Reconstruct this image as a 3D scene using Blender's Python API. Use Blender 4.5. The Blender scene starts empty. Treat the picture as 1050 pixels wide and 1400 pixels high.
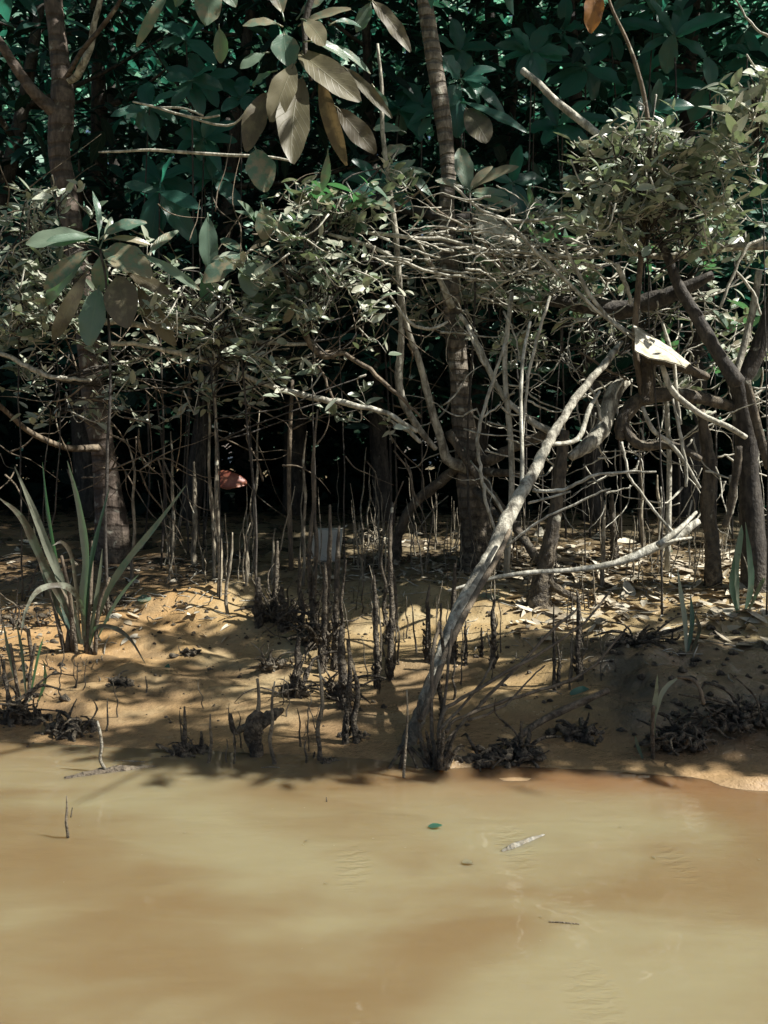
import bpy, math, random
import numpy as np
from mathutils import Vector

R = math.radians
F = 1212.0            # focal length in photo pixels
CAMH = 1.0
rs = np.random.RandomState(7)
random.seed(7)
scene = bpy.context.scene
COL = scene.collection
SUN_EL, SUN_AZ = 51.0, -14.0      # elevation; azimuth from +X towards +Y
S = np.array([math.cos(R(SUN_EL)) * math.cos(R(SUN_AZ)), math.cos(R(SUN_EL)) * math.sin(R(SUN_AZ)), math.sin(R(SUN_EL))])

# ------------------------------------------------------------------ noise
def _hash(ix, iy, seed):
    h = (ix.astype(np.int64) * 374761393 + iy.astype(np.int64) * 668265263 + seed * 974634777) & 0x7fffffff
    h = ((h ^ (h >> 13)) * 1274126177) & 0x7fffffff
    return ((h ^ (h >> 16)) & 0xffff) / 65535.0
def vnoise(x, y, seed=0):
    x = np.asarray(x, float); y = np.asarray(y, float)
    ix = np.floor(x); iy = np.floor(y); fx = x - ix; fy = y - iy
    ux = fx * fx * (3 - 2 * fx); uy = fy * fy * (3 - 2 * fy)
    a = _hash(ix, iy, seed); b = _hash(ix + 1, iy, seed); c = _hash(ix, iy + 1, seed); d = _hash(ix + 1, iy + 1, seed)
    return (a * (1 - ux) + b * ux) * (1 - uy) + (c * (1 - ux) + d * ux) * uy
def fbm(x, y, seed=0, o=4):
    t = 0; a = 0.5; s = 1.0
    for k in range(o):
        t = t + a * (vnoise(x * s, y * s, seed + k * 17) - 0.5); a *= 0.5; s *= 2.03
    return t
def sstep(a, b, x):
    t = np.clip((x - a) / (b - a), 0, 1); return t * t * (3 - 2 * t)

# ------------------------------------------------------------------ ground shape
PS = [-30, -6, -2.5, -0.9, -0.4, -0.12, 0, .3, .6, 1.0, 1.43, 1.87, 2.43, 3.25, 4.8, 6.5, 80]
PZ = [-1.2, -1.1, -.8, -.25, -.09, -.022, 0, .014, .045, .09, .155, .250, .324, .364, .385, .41, .8]
def bump(x, y, cx, cy, rx, ry, h):
    return h * np.exp(-(((x - cx) / rx) ** 2 + ((y - cy) / ry) ** 2))
def ground_h(x, y):
    x = np.asarray(x, float); y = np.asarray(y, float)
    yw = 2.74 - 0.13 * np.clip(x, -4, 4) + 0.10 * fbm(x * 1.6, x * 0 + 3.1, 5, 3)
    s = y - yw
    z = np.interp(s, PS, PZ)
    w = sstep(.15, .9, s)
    z = z + w * (0.10 * fbm(x * 1.1 + 5, y * 1.1, 1, 3) + 0.045 * fbm(x * 4.5, y * 4.5, 2, 3))
    rough = sstep(.9, 2.0, s) * (0.35 + 0.65 * sstep(-.9, .5, x))
    z = z + rough * 0.05 * fbm(x * 13, y * 13, 3, 3) + sstep(.1, .5, s) * 0.008 * fbm(x * 22, y * 30, 4, 2)
    # soft drainage ripples running down the face of the bank
    z = z + sstep(.25, .8, s) * (1 - sstep(1.8, 2.6, s)) * 0.012 * np.sin(17 * (x * .55 + y) + 6 * fbm(x * 2, y * 2, 9, 2))
    z = z + bump(x, y, -1.02, 4.42, .34, .16, .055) + bump(x, y, -.80, 4.5, .18, .12, .05)
    z = z + bump(x, y, .35, 4.35, .55, .3, .035) - bump(x, y, -.75, 3.95, .5, .25, .03)
    cl = sstep(.55, 1.0, x) * sstep(.12, .4, s) * (1 - sstep(.9, 1.3, s))
    z = z + cl * (0.07 + 0.14 * fbm(x * 7, y * 7, 12, 3))
    cl2 = sstep(-.75, -1.15, x) * sstep(.05, .3, s) * (1 - sstep(.7, 1.2, s))
    z = z + cl2 * (0.01 + 0.09 * fbm(x * 8, y * 8, 14, 3))
    z = z + bump(x, y, 1.10, 2.555, .12, .045, .03) + bump(x, y, .37, 2.60, .13, .03, .024) + bump(x, y, .17, 2.78, .10, .07, .05)
    return z
def P(px, py, Y):
    return np.array([(px - 525) / F * Y, Y, CAMH - (py - 600) / F * Y])
def G(px, py):
    lo, hi, n = 1.6, 14, 110
    for it in range(2):
        ys = np.linspace(lo, hi, n)
        xs = (px - 525) / F * ys; zr = CAMH - (py - 600) / F * ys
        g = np.maximum(ground_h(xs, ys), -0.02)
        k = np.argmax(zr <= g)
        if zr[k] > g[k]: k = len(ys) - 1
        lo, hi, n = ys[max(k - 1, 0)], ys[k], 40
    return np.array([xs[k], ys[k], g[k]])
def gz(x, y): return float(ground_h(np.array([x]), np.array([y]))[0])

# ------------------------------------------------------------------ mesh building
class MB:
    def __init__(s): s.v = []; s.f = []; s.n = 0; s.uv = []; s.rnd = []
    def add(s, v, f, uv=None, rnd=0.5):
        v = np.asarray(v, float); f = np.asarray(f, int)
        s.v.append(v); s.f.append(f + s.n); s.n += len(v)
        s.uv.append(np.zeros((len(v), 2)) if uv is None else uv)
        s.rnd.append(np.full(len(v), rnd) if np.isscalar(rnd) else rnd)
    def build(s, name, mat, parent=None, base=None, smooth=True):
        v = np.concatenate(s.v); f = np.concatenate(s.f); uv = np.concatenate(s.uv); rn = np.concatenate(s.rnd)
        if base is not None: v = v - np.asarray(base)
        me = bpy.data.meshes.new(name)
        me.vertices.add(len(v)); me.vertices.foreach_set('co', v.astype(np.float32).ravel())
        tri = f[:, 2] == f[:, 3]
        cnt = np.where(tri, 3, 4); tot = int(cnt.sum())
        keep = np.ones(f.shape, bool); keep[tri, 3] = False
        loops = f[keep]
        me.loops.add(tot); me.loops.foreach_set('vertex_index', loops.astype(np.int32))
        me.polygons.add(len(f)); st = np.concatenate([[0], np.cumsum(cnt)[:-1]])
        me.polygons.foreach_set('loop_start', st.astype(np.int32))
        me.polygons.foreach_set('use_smooth', np.full(len(f), smooth))
        me.update(calc_edges=True)
        l = me.uv_layers.new(name='UVMap'); l.data.foreach_set('uv', uv[loops].astype(np.float32).ravel())
        a = me.attributes.new('rnd', 'FLOAT', 'POINT'); a.data.foreach_set('value', rn.astype(np.float32))
        me.materials.append(mat)
        o = bpy.data.objects.new(name, me); COL.objects.link(o)
        if parent is not None: o.parent = parent
        elif base is not None: o.location = base
        return o

def catmull(pts, m):
    pts = np.asarray(pts, float); n = len(pts)
    if n == 2:
        t = np.linspace(0, 1, m)[:, None]; return pts[0] * (1 - t) + pts[1] * t
    ext = np.vstack([2 * pts[0] - pts[1], pts, 2 * pts[-1] - pts[-2]])
    out = []
    for u in np.linspace(0, n - 1 - 1e-6, m):
        i = int(u); t = u - i
        p0, p1, p2, p3 = ext[i], ext[i + 1], ext[i + 2], ext[i + 3]
        out.append(.5 * (2 * p1 + (p2 - p0) * t + (2 * p0 - 5 * p1 + 4 * p2 - p3) * t * t + (3 * p1 - p0 - 3 * p2 + p3) * t ** 3))
    return np.array(out)

def tube(mb, pts, rad, seg=7, per=4, rough=0.08, wob=0.0, rnd=None, flat=1.0):
    """a tapering, slightly irregular limb"""
    n = len(pts); m = max(3, (n - 1) * per + 1)
    c = catmull(pts, m)
    r = np.interp(np.linspace(0, n - 1, m), np.arange(n), np.broadcast_to(np.asarray(rad, float), (n,)) if not np.isscalar(rad) else np.full(n, rad))
    if wob: c[1:-1] += (rs.rand(m - 2, 3) - .5) * 2 * wob
    tan = np.gradient(c, axis=0); tan /= np.linalg.norm(tan, axis=1)[:, None] + 1e-9
    a = np.array([0, 0, 1.0]) if abs(tan[0][2]) < .9 else np.array([1.0, 0, 0])
    u = np.cross(tan[0], a); u /= np.linalg.norm(u)
    ang = np.linspace(0, 2 * math.pi, seg, endpoint=False)
    if seg >= 10:
        kk = rs.rand(m + 4); r = r * (1 + .22 * (np.convolve(kk, np.ones(3) / 3, 'same')[2:-2] - .5)); gr = .05 * np.sin(np.arange(seg) * 2 * math.pi / seg * 3 + rs.rand() * 6)
    else: gr = 0
    V = []
    for i in range(m):
        u = u - tan[i] * np.dot(u, tan[i]); u /= np.linalg.norm(u) + 1e-9
        w = np.cross(tan[i], u)
        rr = r[i] * (1 + rough * (rs.rand(seg) * 2 - 1) + gr)
        V.append(c[i] + (np.cos(ang) * rr)[:, None] * u + (np.sin(ang) * rr)[:, None] * w * flat)
    V = np.concatenate(V)
    f = []
    for i in range(m - 1):
        for j in range(seg):
            k = (j + 1) % seg
            f.append((i * seg + j, i * seg + k, (i + 1) * seg + k, (i + 1) * seg + j))
    nb = len(V)
    V = np.vstack([V, c[0], c[-1] + tan[-1] * r[-1] * .5])
    for j in range(seg):
        k = (j + 1) % seg
        f.append((k, j, nb, nb)); f.append(((m - 1) * seg + j, (m - 1) * seg + k, nb + 1, nb + 1))
    q = np.linspace(0, 1, m).repeat(seg)
    uv = np.column_stack([np.tile(ang / 6.2832, m), q]); uv = np.vstack([uv, [0, 0], [0, 1]])
    mb.add(V, f, uv, rs.rand() if rnd is None else rnd)
    return c, r

def norm(a): return a / (np.linalg.norm(a, axis=-1, keepdims=True) + 1e-9)

def leaves(mb, base, d, nrm, L, W, curl=.15, fold=.25, nu=3, nv=4, power=.8, wavy=0.0, rnd=None, tip=1.0):
    """N leaves at once: base (N,3), direction, face normal, length, width"""
    base = np.atleast_2d(base); N = len(base)
    d = norm(np.atleast_2d(d)); nrm = np.atleast_2d(nrm)
    nrm = norm(nrm - d * (nrm * d).sum(1, keepdims=True)); side = np.cross(d, nrm)
    L = np.broadcast_to(L, (N,)); W = np.broadcast_to(W, (N,)); curl = np.broadcast_to(curl, (N,)); fold = np.broadcast_to(fold, (N,))
    u = np.linspace(-1, 1, nu); v = np.linspace(0, 1, nv + 1)
    uu, vv = np.meshgrid(u, v); uu = uu.ravel(); vv = vv.ravel()
    sh = np.sin(math.pi * np.clip(vv, .012, .988) ** power) ** (.75 if nv < 9 else .58)
    sh = np.maximum(sh * (1 - .0 * vv), .03)
    wv = wavy * np.sin(vv[None, :] * 15 + rs.rand(N, 1) * 6) * (uu ** 2)[None, :] * np.sign(uu)[None, :]
    ax = vv[None, :, None] * L[:, None, None] * d[:, None, :]
    if nv > 8:
        kv = rs.rand(N, nv + 1); kv = .90 + .16 * (kv + np.roll(kv, 1, 1)) / 2
        marg = np.repeat(kv, nu, 1)
        lat = (rs.normal(0, .07, N) * L)[:, None] * (vv ** 2)[None, :]
    else: marg = 1.0; lat = 0.0
    sd = (((uu * sh)[None, :] * marg) * (W / 2)[:, None] + lat)[:, :, None] * side[:, None, :]
    hn = (fold[:, None] * (np.abs(uu) * sh)[None, :] * (W / 2)[:, None] - curl[:, None] * (vv ** 2)[None, :] * L[:, None] + wv * (W / 2)[:, None])
    V = base[:, None, :] + ax + sd + hn[:, :, None] * nrm[:, None, :]
    M = nu * (nv + 1)
    q = []
    for i in range(nv):
        for j in range(nu - 1):
            a = i * nu + j; q.append((a, a + 1, a + nu + 1, a + nu))
    q = np.array(q)
    f = (q[None] + (np.arange(N) * M)[:, None, None]).reshape(-1, 4)
    uv = np.tile(np.column_stack([uu * .5 + .5, vv]), (N, 1))
    rn = (rs.rand(N) if rnd is None else np.broadcast_to(rnd, (N,))).repeat(M)
    mb.add(V.reshape(-1, 3), f, uv, rn)

def ribbon(mb, pts, W, nrm, fold=.2, nu=3, per=4, rnd=None, shape=None):
    """a strap leaf along a curve"""
    n = len(pts); m = (n - 1) * per + 1
    c = catmull(pts, m); t = norm(np.gradient(c, axis=0)); nr = np.broadcast_to(np.asarray(nrm, float), (m, 3))
    nr = norm(nr - t * (nr * t).sum(1, keepdims=True)); sd = np.cross(t, nr)
    q = np.linspace(0, 1, m)
    w = W * (np.minimum(1, .35 + q * 2.2) * np.clip((1.02 - q) * 2.6, 0, 1) ** .8 if shape is None else shape(q))
    w = w * (1 + .10 * np.sin(q * 23 + rs.rand() * 6) + .06 * (rs.rand(m) - .5))
    u = np.linspace(-1, 1, nu)
    V = c[:, None, :] + (u[None, :, None] * (w / 2)[:, None, None]) * sd[:, None, :] + (fold * np.abs(u)[None, :] * (w / 2)[:, None])[:, :, None] * nr[:, None, :]
    f = []
    for i in range(m - 1):
        for j in range(nu - 1):
            a = i * nu + j; f.append((a, a + 1, a + nu + 1, a + nu))
    uv = np.column_stack([np.tile(u * .5 + .5, m), q.repeat(nu)])
    mb.add(V.reshape(-1, 3), f, uv, rs.rand() if rnd is None else rnd)

# ------------------------------------------------------------------ object bookkeeping
def tag(o, label, cat, group=None, kind=None):
    if label: o['label'] = label
    if cat: o['category'] = cat
    if group: o['group'] = group
    if kind: o['kind'] = kind
    return o
def thing(name, loc, label, cat, group=None):
    o = bpy.data.objects.new(name, None); COL.objects.link(o); o.location = loc; o.empty_display_size = .1
    return tag(o, label, cat, group)

# ------------------------------------------------------------------ materials
class NT:
    def __init__(s, name):
        s.m = bpy.data.materials.new(name); s.m.use_nodes = True; s.t = s.m.node_tree; s.t.nodes.clear()
        s.out = s.t.nodes.new('ShaderNodeOutputMaterial')
    def n(s, typ, **kw):
        o = s.t.nodes.new('ShaderNode' + typ)
        for k, v in kw.items():
            if hasattr(o, k): setattr(o, k, v)
        return o
    def l(s, a, b): s.t.links.new(a, b)
    def val(s, sock, v):
        if isinstance(v, bpy.types.NodeSocket): s.l(v, sock)
        else: sock.default_value = v
    def noise(s, vec, scale, detail=4, rough=.55, dist=0):
        o = s.n('TexNoise'); 
        if vec is not None: s.l(vec, o.inputs['Vector'])
        o.inputs['Scale'].default_value = scale; o.inputs['Detail'].default_value = detail
        o.inputs['Roughness'].default_value = rough; o.inputs['Distortion'].default_value = dist
        return o.outputs['Fac']
    def ramp(s, fac, a, b, lo=0., hi=1.):
        o = s.n('MapRange'); o.interpolation_type = 'SMOOTHSTEP'
        s.l(fac, o.inputs[0]); o.inputs[1].default_value = a; o.inputs[2].default_value = b
        o.inputs[3].default_value = lo; o.inputs[4].default_value = hi
        return o.outputs[0]
    def mix(s, fac, a, b, mode='MIX'):
        o = s.n('Mix'); o.data_type = 'RGBA'; o.blend_type = mode
        s.val(o.inputs[0], fac)
        for i, v in ((6, a), (7, b)):
            if isinstance(v, bpy.types.NodeSocket): s.l(v, o.inputs[i])
            else: o.inputs[i].default_value = (*v, 1)
        return o.outputs[2]
    def math(s, op, a, b=0., c=0.):
        o = s.n('Math'); o.operation = op
        s.val(o.inputs[0], a); s.val(o.inputs[1], b); s.val(o.inputs[2], c)
        return o.outputs[0]
    def scale(s, vec, v):
        o = s.n('Mapping'); s.l(vec, o.inputs['Vector']); o.inputs['Scale'].default_value = v
        return o.outputs[0]
    def bump(s, h, strength=.5, dist=.01, prev=None):
        o = s.n('Bump'); s.l(h, o.inputs['Height']); o.inputs['Strength'].default_value = strength; o.inputs['Distance'].default_value = dist
        if prev is not None: s.l(prev, o.inputs['Normal'])
        return o.outputs[0]
    def bsdf(s, col, rough, normal=None, spec=.5):
        o = s.n('BsdfPrincipled')
        if isinstance(col, bpy.types.NodeSocket): s.l(col, o.inputs['Base Color'])
        else: o.inputs['Base Color'].default_value = (*col, 1)
        s.val(o.inputs['Roughness'], rough); o.inputs['Specular IOR Level'].default_value = spec
        if normal is not None: s.l(normal, o.inputs['Normal'])
        return o

def m_bark(name, dark, pale, lichen=.5, ring=0., mud=0.0, mudtop=.55, rough=.75, bsc=1.0):
    t = NT(name); tc = t.n('TexCoord'); oc = tc.outputs['Object']; geo = t.n('NewGeometry')
    n1 = t.noise(t.scale(oc, (12, 12, 3.2)), 2.2, 6, .68, .4)
    n2 = t.noise(oc, 34, 4, .6); n3 = t.noise(oc, 13, 3, .5, .6)
    col = t.mix(t.ramp(n1, .35, .66), dark, pale)
    col = t.mix(t.ramp(n2, .45, .7, 0, .55), col, tuple(c * .45 for c in dark))
    col = t.mix(t.ramp(n3, .70 - .18 * lichen, .80 - .18 * lichen, 0, .8), col, (.42, .41, .33))
    h = t.math('ADD', t.math('MULTIPLY', n1, .7), t.math('MULTIPLY', n2, .5))
    if ring:
        w = t.n('TexWave'); w.wave_type = 'BANDS'; w.bands_direction = 'Z'; t.l(oc, w.inputs['Vector'])
        w.inputs['Scale'].default_value = ring; w.inputs['Distortion'].default_value = 5; w.inputs['Detail'].default_value = 3
        wr = t.ramp(w.outputs['Fac'], .55, .95)
        col = t.mix(t.math('MULTIPLY', wr, .55), col, tuple(c * .4 for c in dark))
        h = t.math('ADD', h, t.math('MULTIPLY', wr, -.5))
    if mud:
        sp = t.n('SeparateXYZ'); t.l(geo.outputs['Position'], sp.inputs[0])
        hz = t.math('ADD', sp.outputs['Z'], t.math('MULTIPLY', t.noise(oc, 16, 3), .4))
        mk = t.ramp(hz, mudtop + .1, mudtop + .42, mud, 0)
        mc = t.mix(t.ramp(n2, .4, .65), (.045, .037, .028), (.20, .165, .115))
        col = t.mix(mk, col, mc)
        h = t.math('ADD', h, t.math('MULTIPLY', t.math('MULTIPLY', t.noise(oc, 70, 3, .7), mk), 1.6))
    b = t.bsdf(col, rough, t.bump(h, .9, .018 * bsc), .35)
    t.l(b.outputs[0], t.out.inputs[0]); return t.m

def m_leaf(name, a, b, c, rough=.42, trans=.3, spots=.4, veins=9., vein_amt=.12, tcol=(.10, .34, .10), spec=.5):
    """a,b = leaf greens by the leaf's own random number, c = the colour of its old patches"""
    t = NT(name); at = t.n('Attribute'); at.attribute_name = 'rnd'; uvn = t.n('UVMap'); tc = t.n('TexCoord')
    r = at.outputs['Fac']
    sp = t.n('SeparateXYZ'); t.l(uvn.outputs[0], sp.inputs[0])
    au = t.math('ABSOLUTE', t.math('SUBTRACT', sp.outputs[0], .5))
    n = t.noise(tc.outputs['Object'], 22, 4, .6)
    nl = t.noise(tc.outputs['Object'], 7, 3, .55)
    col = t.mix(r, a, b)
    col = t.mix(t.math('MULTIPLY', t.ramp(nl, .42, .7), .35), col, tuple(x * .55 for x in a))
    k = t.math('MULTIPLY', t.ramp(t.math('ADD', n, t.math('MULTIPLY', t.math('FRACT', t.math('MULTIPLY', r, 7.31)), .45)), .72, .92), spots)
    k = t.math('MAXIMUM', k, t.math('MULTIPLY', t.ramp(t.math('ADD', sp.outputs[1], t.math('MULTIPLY', t.math('SUBTRACT', n, .5), .5)), .93, 1.06), spots))
    col = t.mix(k, col, c)
    ph = t.math('FRACT', t.math('MULTIPLY', t.math('SUBTRACT', sp.outputs[1], t.math('MULTIPLY', au, .55)), veins))
    side = t.ramp(t.math('ABSOLUTE', t.math('SUBTRACT', ph, .5)), .43, .5)
    mid = t.ramp(au, .022, .006)
    vn = t.math('MAXIMUM', t.math('MULTIPLY', side, .6), mid)
    col = t.mix(t.math('MULTIPLY', vn, vein_amt), col, (.30, .33, .20))
    nb = t.bump(t.math('ADD', vn, t.math('MULTIPLY', n, .6)), .28, .004)
    p = t.bsdf(col, rough, nb, spec)
    tr = t.n('BsdfTranslucent'); t.l(nb, tr.inputs['Normal'])
    t.l(t.mix(t.math('MULTIPLY', k, .8), tcol, c), tr.inputs['Color'])
    mx = t.n('MixShader'); mx.inputs[0].default_value = trans
    t.l(p.outputs[0], mx.inputs[1]); t.l(tr.outputs[0], mx.inputs[2]); t.l(mx.outputs[0], t.out.inputs[0])
    return t.m

def m_mud():
    t = NT('mud'); geo = t.n('NewGeometry'); pos = geo.outputs['Position']
    sp = t.n('SeparateXYZ'); t.l(pos, sp.inputs[0])
    n0 = t.noise(pos, 1.1, 4, .55); n1 = t.noise(pos, 5, 5, .6); n2 = t.noise(pos, 38, 4, .65); n3 = t.noise(t.scale(pos, (1, 2.2, 1)), 90, 3, .6)
    col = t.mix(t.ramp(n0, .35, .65), (.335, .235, .112), (.30, .235, .130))
    col = t.mix(t.ramp(n1, .40, .72, 0, .75), col, (.375, .305, .18))
    col = t.mix(t.ramp(n2, .58, .76, 0, .7), col, (.17, .115, .065))
    # orange clay along the left of the bank, grey silt at right with its shade painted in dark
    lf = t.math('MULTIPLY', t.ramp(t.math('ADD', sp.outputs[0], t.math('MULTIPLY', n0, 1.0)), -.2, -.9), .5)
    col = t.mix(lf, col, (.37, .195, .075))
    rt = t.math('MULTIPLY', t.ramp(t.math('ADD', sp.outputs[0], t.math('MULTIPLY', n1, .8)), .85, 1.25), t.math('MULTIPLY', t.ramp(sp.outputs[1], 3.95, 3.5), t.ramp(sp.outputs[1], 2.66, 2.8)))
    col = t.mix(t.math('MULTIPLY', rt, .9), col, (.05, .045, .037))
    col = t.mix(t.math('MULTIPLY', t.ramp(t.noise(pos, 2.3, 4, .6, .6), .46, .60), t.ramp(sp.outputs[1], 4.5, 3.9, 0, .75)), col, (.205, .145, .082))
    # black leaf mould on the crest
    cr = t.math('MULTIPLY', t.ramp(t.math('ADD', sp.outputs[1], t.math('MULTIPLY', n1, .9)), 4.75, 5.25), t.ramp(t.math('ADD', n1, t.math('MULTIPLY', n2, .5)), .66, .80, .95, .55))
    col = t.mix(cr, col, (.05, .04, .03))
    # wet at the water's edge
    wet = t.ramp(t.math('ADD', sp.outputs[2], t.math('MULTIPLY', n1, .08)), .15, .04)
    col = t.mix(t.math('MULTIPLY', wet, .6), col, (.20, .125, .065))
    col = t.mix(t.ramp(sp.outputs[1], 2.74, 2.62, 0, .6), col, (.30, .19, .09))
    ro = t.math('SUBTRACT', t.ramp(n1, .35, .7, .20, .46), t.math('MULTIPLY', wet, .12))
    ro = t.math('ADD', ro, t.ramp(sp.outputs[1], 2.74, 2.64, 0, .35))
    vo = t.n('TexVoronoi'); t.l(pos, vo.inputs['Vector']); vo.inputs['Scale'].default_value = 55
    pit = t.ramp(vo.outputs['Distance'], .0, .28)
    h = t.math('ADD', t.math('ADD', t.math('MULTIPLY', n2, .8), t.math('MULTIPLY', n3, .25)), t.math('MULTIPLY', pit, .25))
    nb = t.bump(h, .55, .014)
    nb = t.bump(n1, .5, .05, nb)
    b = t.bsdf(col, ro, nb, .5); t.l(b.outputs[0], t.out.inputs[0]); return t.m

def m_water():
    t = NT('muddy_water'); geo = t.n('NewGeometry'); pos = geo.outputs['Position']
    sp = t.n('SeparateXYZ'); t.l(pos, sp.inputs[0])
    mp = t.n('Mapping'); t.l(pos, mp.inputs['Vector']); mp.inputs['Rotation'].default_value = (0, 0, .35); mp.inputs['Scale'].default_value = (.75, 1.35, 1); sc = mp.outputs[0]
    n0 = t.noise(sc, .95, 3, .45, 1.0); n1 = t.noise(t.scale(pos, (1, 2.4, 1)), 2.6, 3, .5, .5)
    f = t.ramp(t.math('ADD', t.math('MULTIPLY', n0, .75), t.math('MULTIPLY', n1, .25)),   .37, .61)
    col = t.mix(f, (.158, .112, .056), (.212, .184, .108))  # drifting sediment and soft canopy shade, both banded into the water colour
    # the clay bottom shows where the water thins out over the bank
    sh = t.math('ADD', t.math('ADD', sp.outputs[1], t.math('MULTIPLY', sp.outputs[0], .13)), t.math('MULTIPLY', t.noise(sc, 2.2, 3), .35))
    shal = t.math('MULTIPLY', t.ramp(sh, 2.50, 2.90), t.ramp(sp.outputs[0], -.4, .5, .35, 1))
    col = t.mix(shal, col, (.17, .096, .046))
    w1 = t.noise(t.scale(pos, (1, 2.2, 1)), 4.5, 2, .5, .3); w2 = t.noise(t.scale(pos, (1, 2.6, 1)), 24, 2, .5, .4); w3 = t.noise(t.scale(pos, (1, 1.5, 1)), 90, 2, .5)
    rip = t.ramp(t.noise(pos, 1.7, 2), .45, .68)
    h = t.math('ADD', t.math('MULTIPLY', w1, 1.0), t.math('MULTIPLY', t.math('ADD', t.math('MULTIPLY', w2, .22), t.math('MULTIPLY', w3, .03)), rip))
    for px, py, fr, rad in ((482, 1185, 190, .11), (815, 1372, 170, .13), (705, 1160, 200, .12), (385, 1056, 220, .12), (925, 1180, 200, .10)):
        Y0 = CAMH * F / (py - 600); c = ((px - 525) / F * Y0, Y0, 0)
        vd = t.n('VectorMath'); vd.operation = 'DISTANCE'; t.l(pos, vd.inputs[0]); vd.inputs[1].default_value = (c[0] - .04, c[1] + .16, 0)
        v2 = t.n('VectorMath'); v2.operation = 'DISTANCE'; t.l(t.scale(pos, (2.6, 1, 1)), v2.inputs[0]); v2.inputs[1].default_value = (c[0] * 2.6, c[1], 0)
        rg = t.math('SINE', t.math('ADD', t.math('MULTIPLY', vd.outputs['Value'], fr), t.math('MULTIPLY', w2, 9.0)))
        h = t.math('ADD', h, t.math('MULTIPLY', t.math('MULTIPLY', rg, t.ramp(v2.outputs['Value'], rad * 1.25, .0)), .65))
    nb = t.bump(h, .14, .025)
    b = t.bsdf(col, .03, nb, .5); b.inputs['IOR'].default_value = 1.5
    b.subsurface_method = 'RANDOM_WALK'
    b.inputs['Subsurface Weight'].default_value = 1.0; b.inputs['Subsurface Scale'].default_value = .14
    b.inputs['Subsurface Radius'].default_value = (1, .75, .45)
    t.l(b.outputs[0], t.out.inputs[0]); return t.m

def m_plain(name, a, b, rough=.6, sc=30, spec=.4):
    t = NT(name); tc = t.n('TexCoord'); n = t.noise(tc.outputs['Object'], sc, 4, .6)
    col = t.mix(t.ramp(n, .35, .68), a, b)
    bs = t.bsdf(col, rough, t.bump(n, .5, .006), spec); t.l(bs.outputs[0], t.out.inputs[0]); return t.m

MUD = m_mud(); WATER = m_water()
BARK = m_bark('grey_bark', (.09, .075, .058), (.29, .245, .185), .35, ring=5, mud=.95, mudtop=.55)
BARK_L = m_bark('brown_bark', (.075, .055, .042), (.165, .128, .10), .5, ring=3, mud=.7, mudtop=.35)
BARK_P = m_bark('pale_bark', (.12, .105, .08), (.56, .53, .43), .45, mud=.85, mudtop=.12)
BARK_D = m_bark('dark_bark', (.026, .023, .020), (.085, .074, .060), .25, mud=.6, mudtop=.3)
TWIG = m_bark('pale_twig', (.24, .225, .175), (.66, .635, .54), .4, mud=.6, mudtop=.15)
TWIG_D = m_bark('brown_twig', (.09, .07, .05), (.24, .19, .13), .3, mud=.6, mudtop=.2)
ROOTM = m_bark('root_bark', (.09, .075, .055), (.46, .40, .29), .75, mud=.75, mudtop=.15)
ROOTMUD = m_bark('mud_caked_root', (.05, .042, .033), (.16, .13, .09), .45, mud=.9, mudtop=.4, bsc=1.6)
L_BIG = m_leaf('broad_leaf', (.075, .135, .10), (.21, .26, .19), (.27, .22, .14), rough=.30, spots=.8, trans=.25)
L_BROWN = m_leaf('old_leaf', (.085, .077, .042), (.18, .16, .095), (.06, .045, .03), rough=.48, spots=.6, trans=.18, tcol=(.3, .2, .08))
L_GREEN = m_leaf('fresh_leaf', (.022, .085, .066), (.06, .16, .122), (.10, .13, .08), rough=.33, spots=.3, trans=.4, tcol=(.06, .42, .25))
L_SMALL = m_leaf('small_leaf', (.11, .155, .10), (.44, .475, .375), (.52, .50, .40), rough=.30, spots=.6, veins=4, vein_amt=.12, trans=.18, tcol=(.22, .30, .12))
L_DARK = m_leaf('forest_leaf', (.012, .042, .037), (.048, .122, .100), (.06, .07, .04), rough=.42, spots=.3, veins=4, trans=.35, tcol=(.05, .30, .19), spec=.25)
L_SHADED = m_leaf('shaded_forest_leaf', (.005, .014, .012), (.012, .030, .024), (.03, .035, .02), rough=.5, spots=.2, veins=4, trans=.15, tcol=(.01, .10, .05), spec=.1)  # forest leaf with the thicket's shade put into its colour
L_FAR = m_leaf('sunlit_leaf', (.22, .38, .30), (.48, .62, .52), (.55, .58, .45), rough=.6, spots=.3, veins=4, trans=.45, tcol=(.2, .58, .38))  # leaf colour raised so the gaps sparkle; the brightness is painted in
L_STRAP = m_leaf('strap_leaf', (.17, .185, .135), (.36, .365, .28), (.10, .08, .055), rough=.5, spots=.95, veins=1.5, vein_amt=.3, trans=.25)
L_STRAPG = m_leaf('green_strap_leaf', (.05, .08, .065), (.11, .145, .115), (.17, .17, .11), rough=.38, spots=.6, veins=1.5, trans=.3)
L_DEAD = m_leaf('dead_leaf', (.28, .22, .14), (.72, .66, .52), (.12, .09, .06), rough=.55, spots=.35, trans=.1, tcol=(.3, .2, .1))
L_ORANGE = m_leaf('orange_leaf', (.35, .16, .05), (.42, .20, .06), (.12, .05, .02), rough=.5, spots=.7, trans=.3, tcol=(.6, .25, .05))

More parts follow.
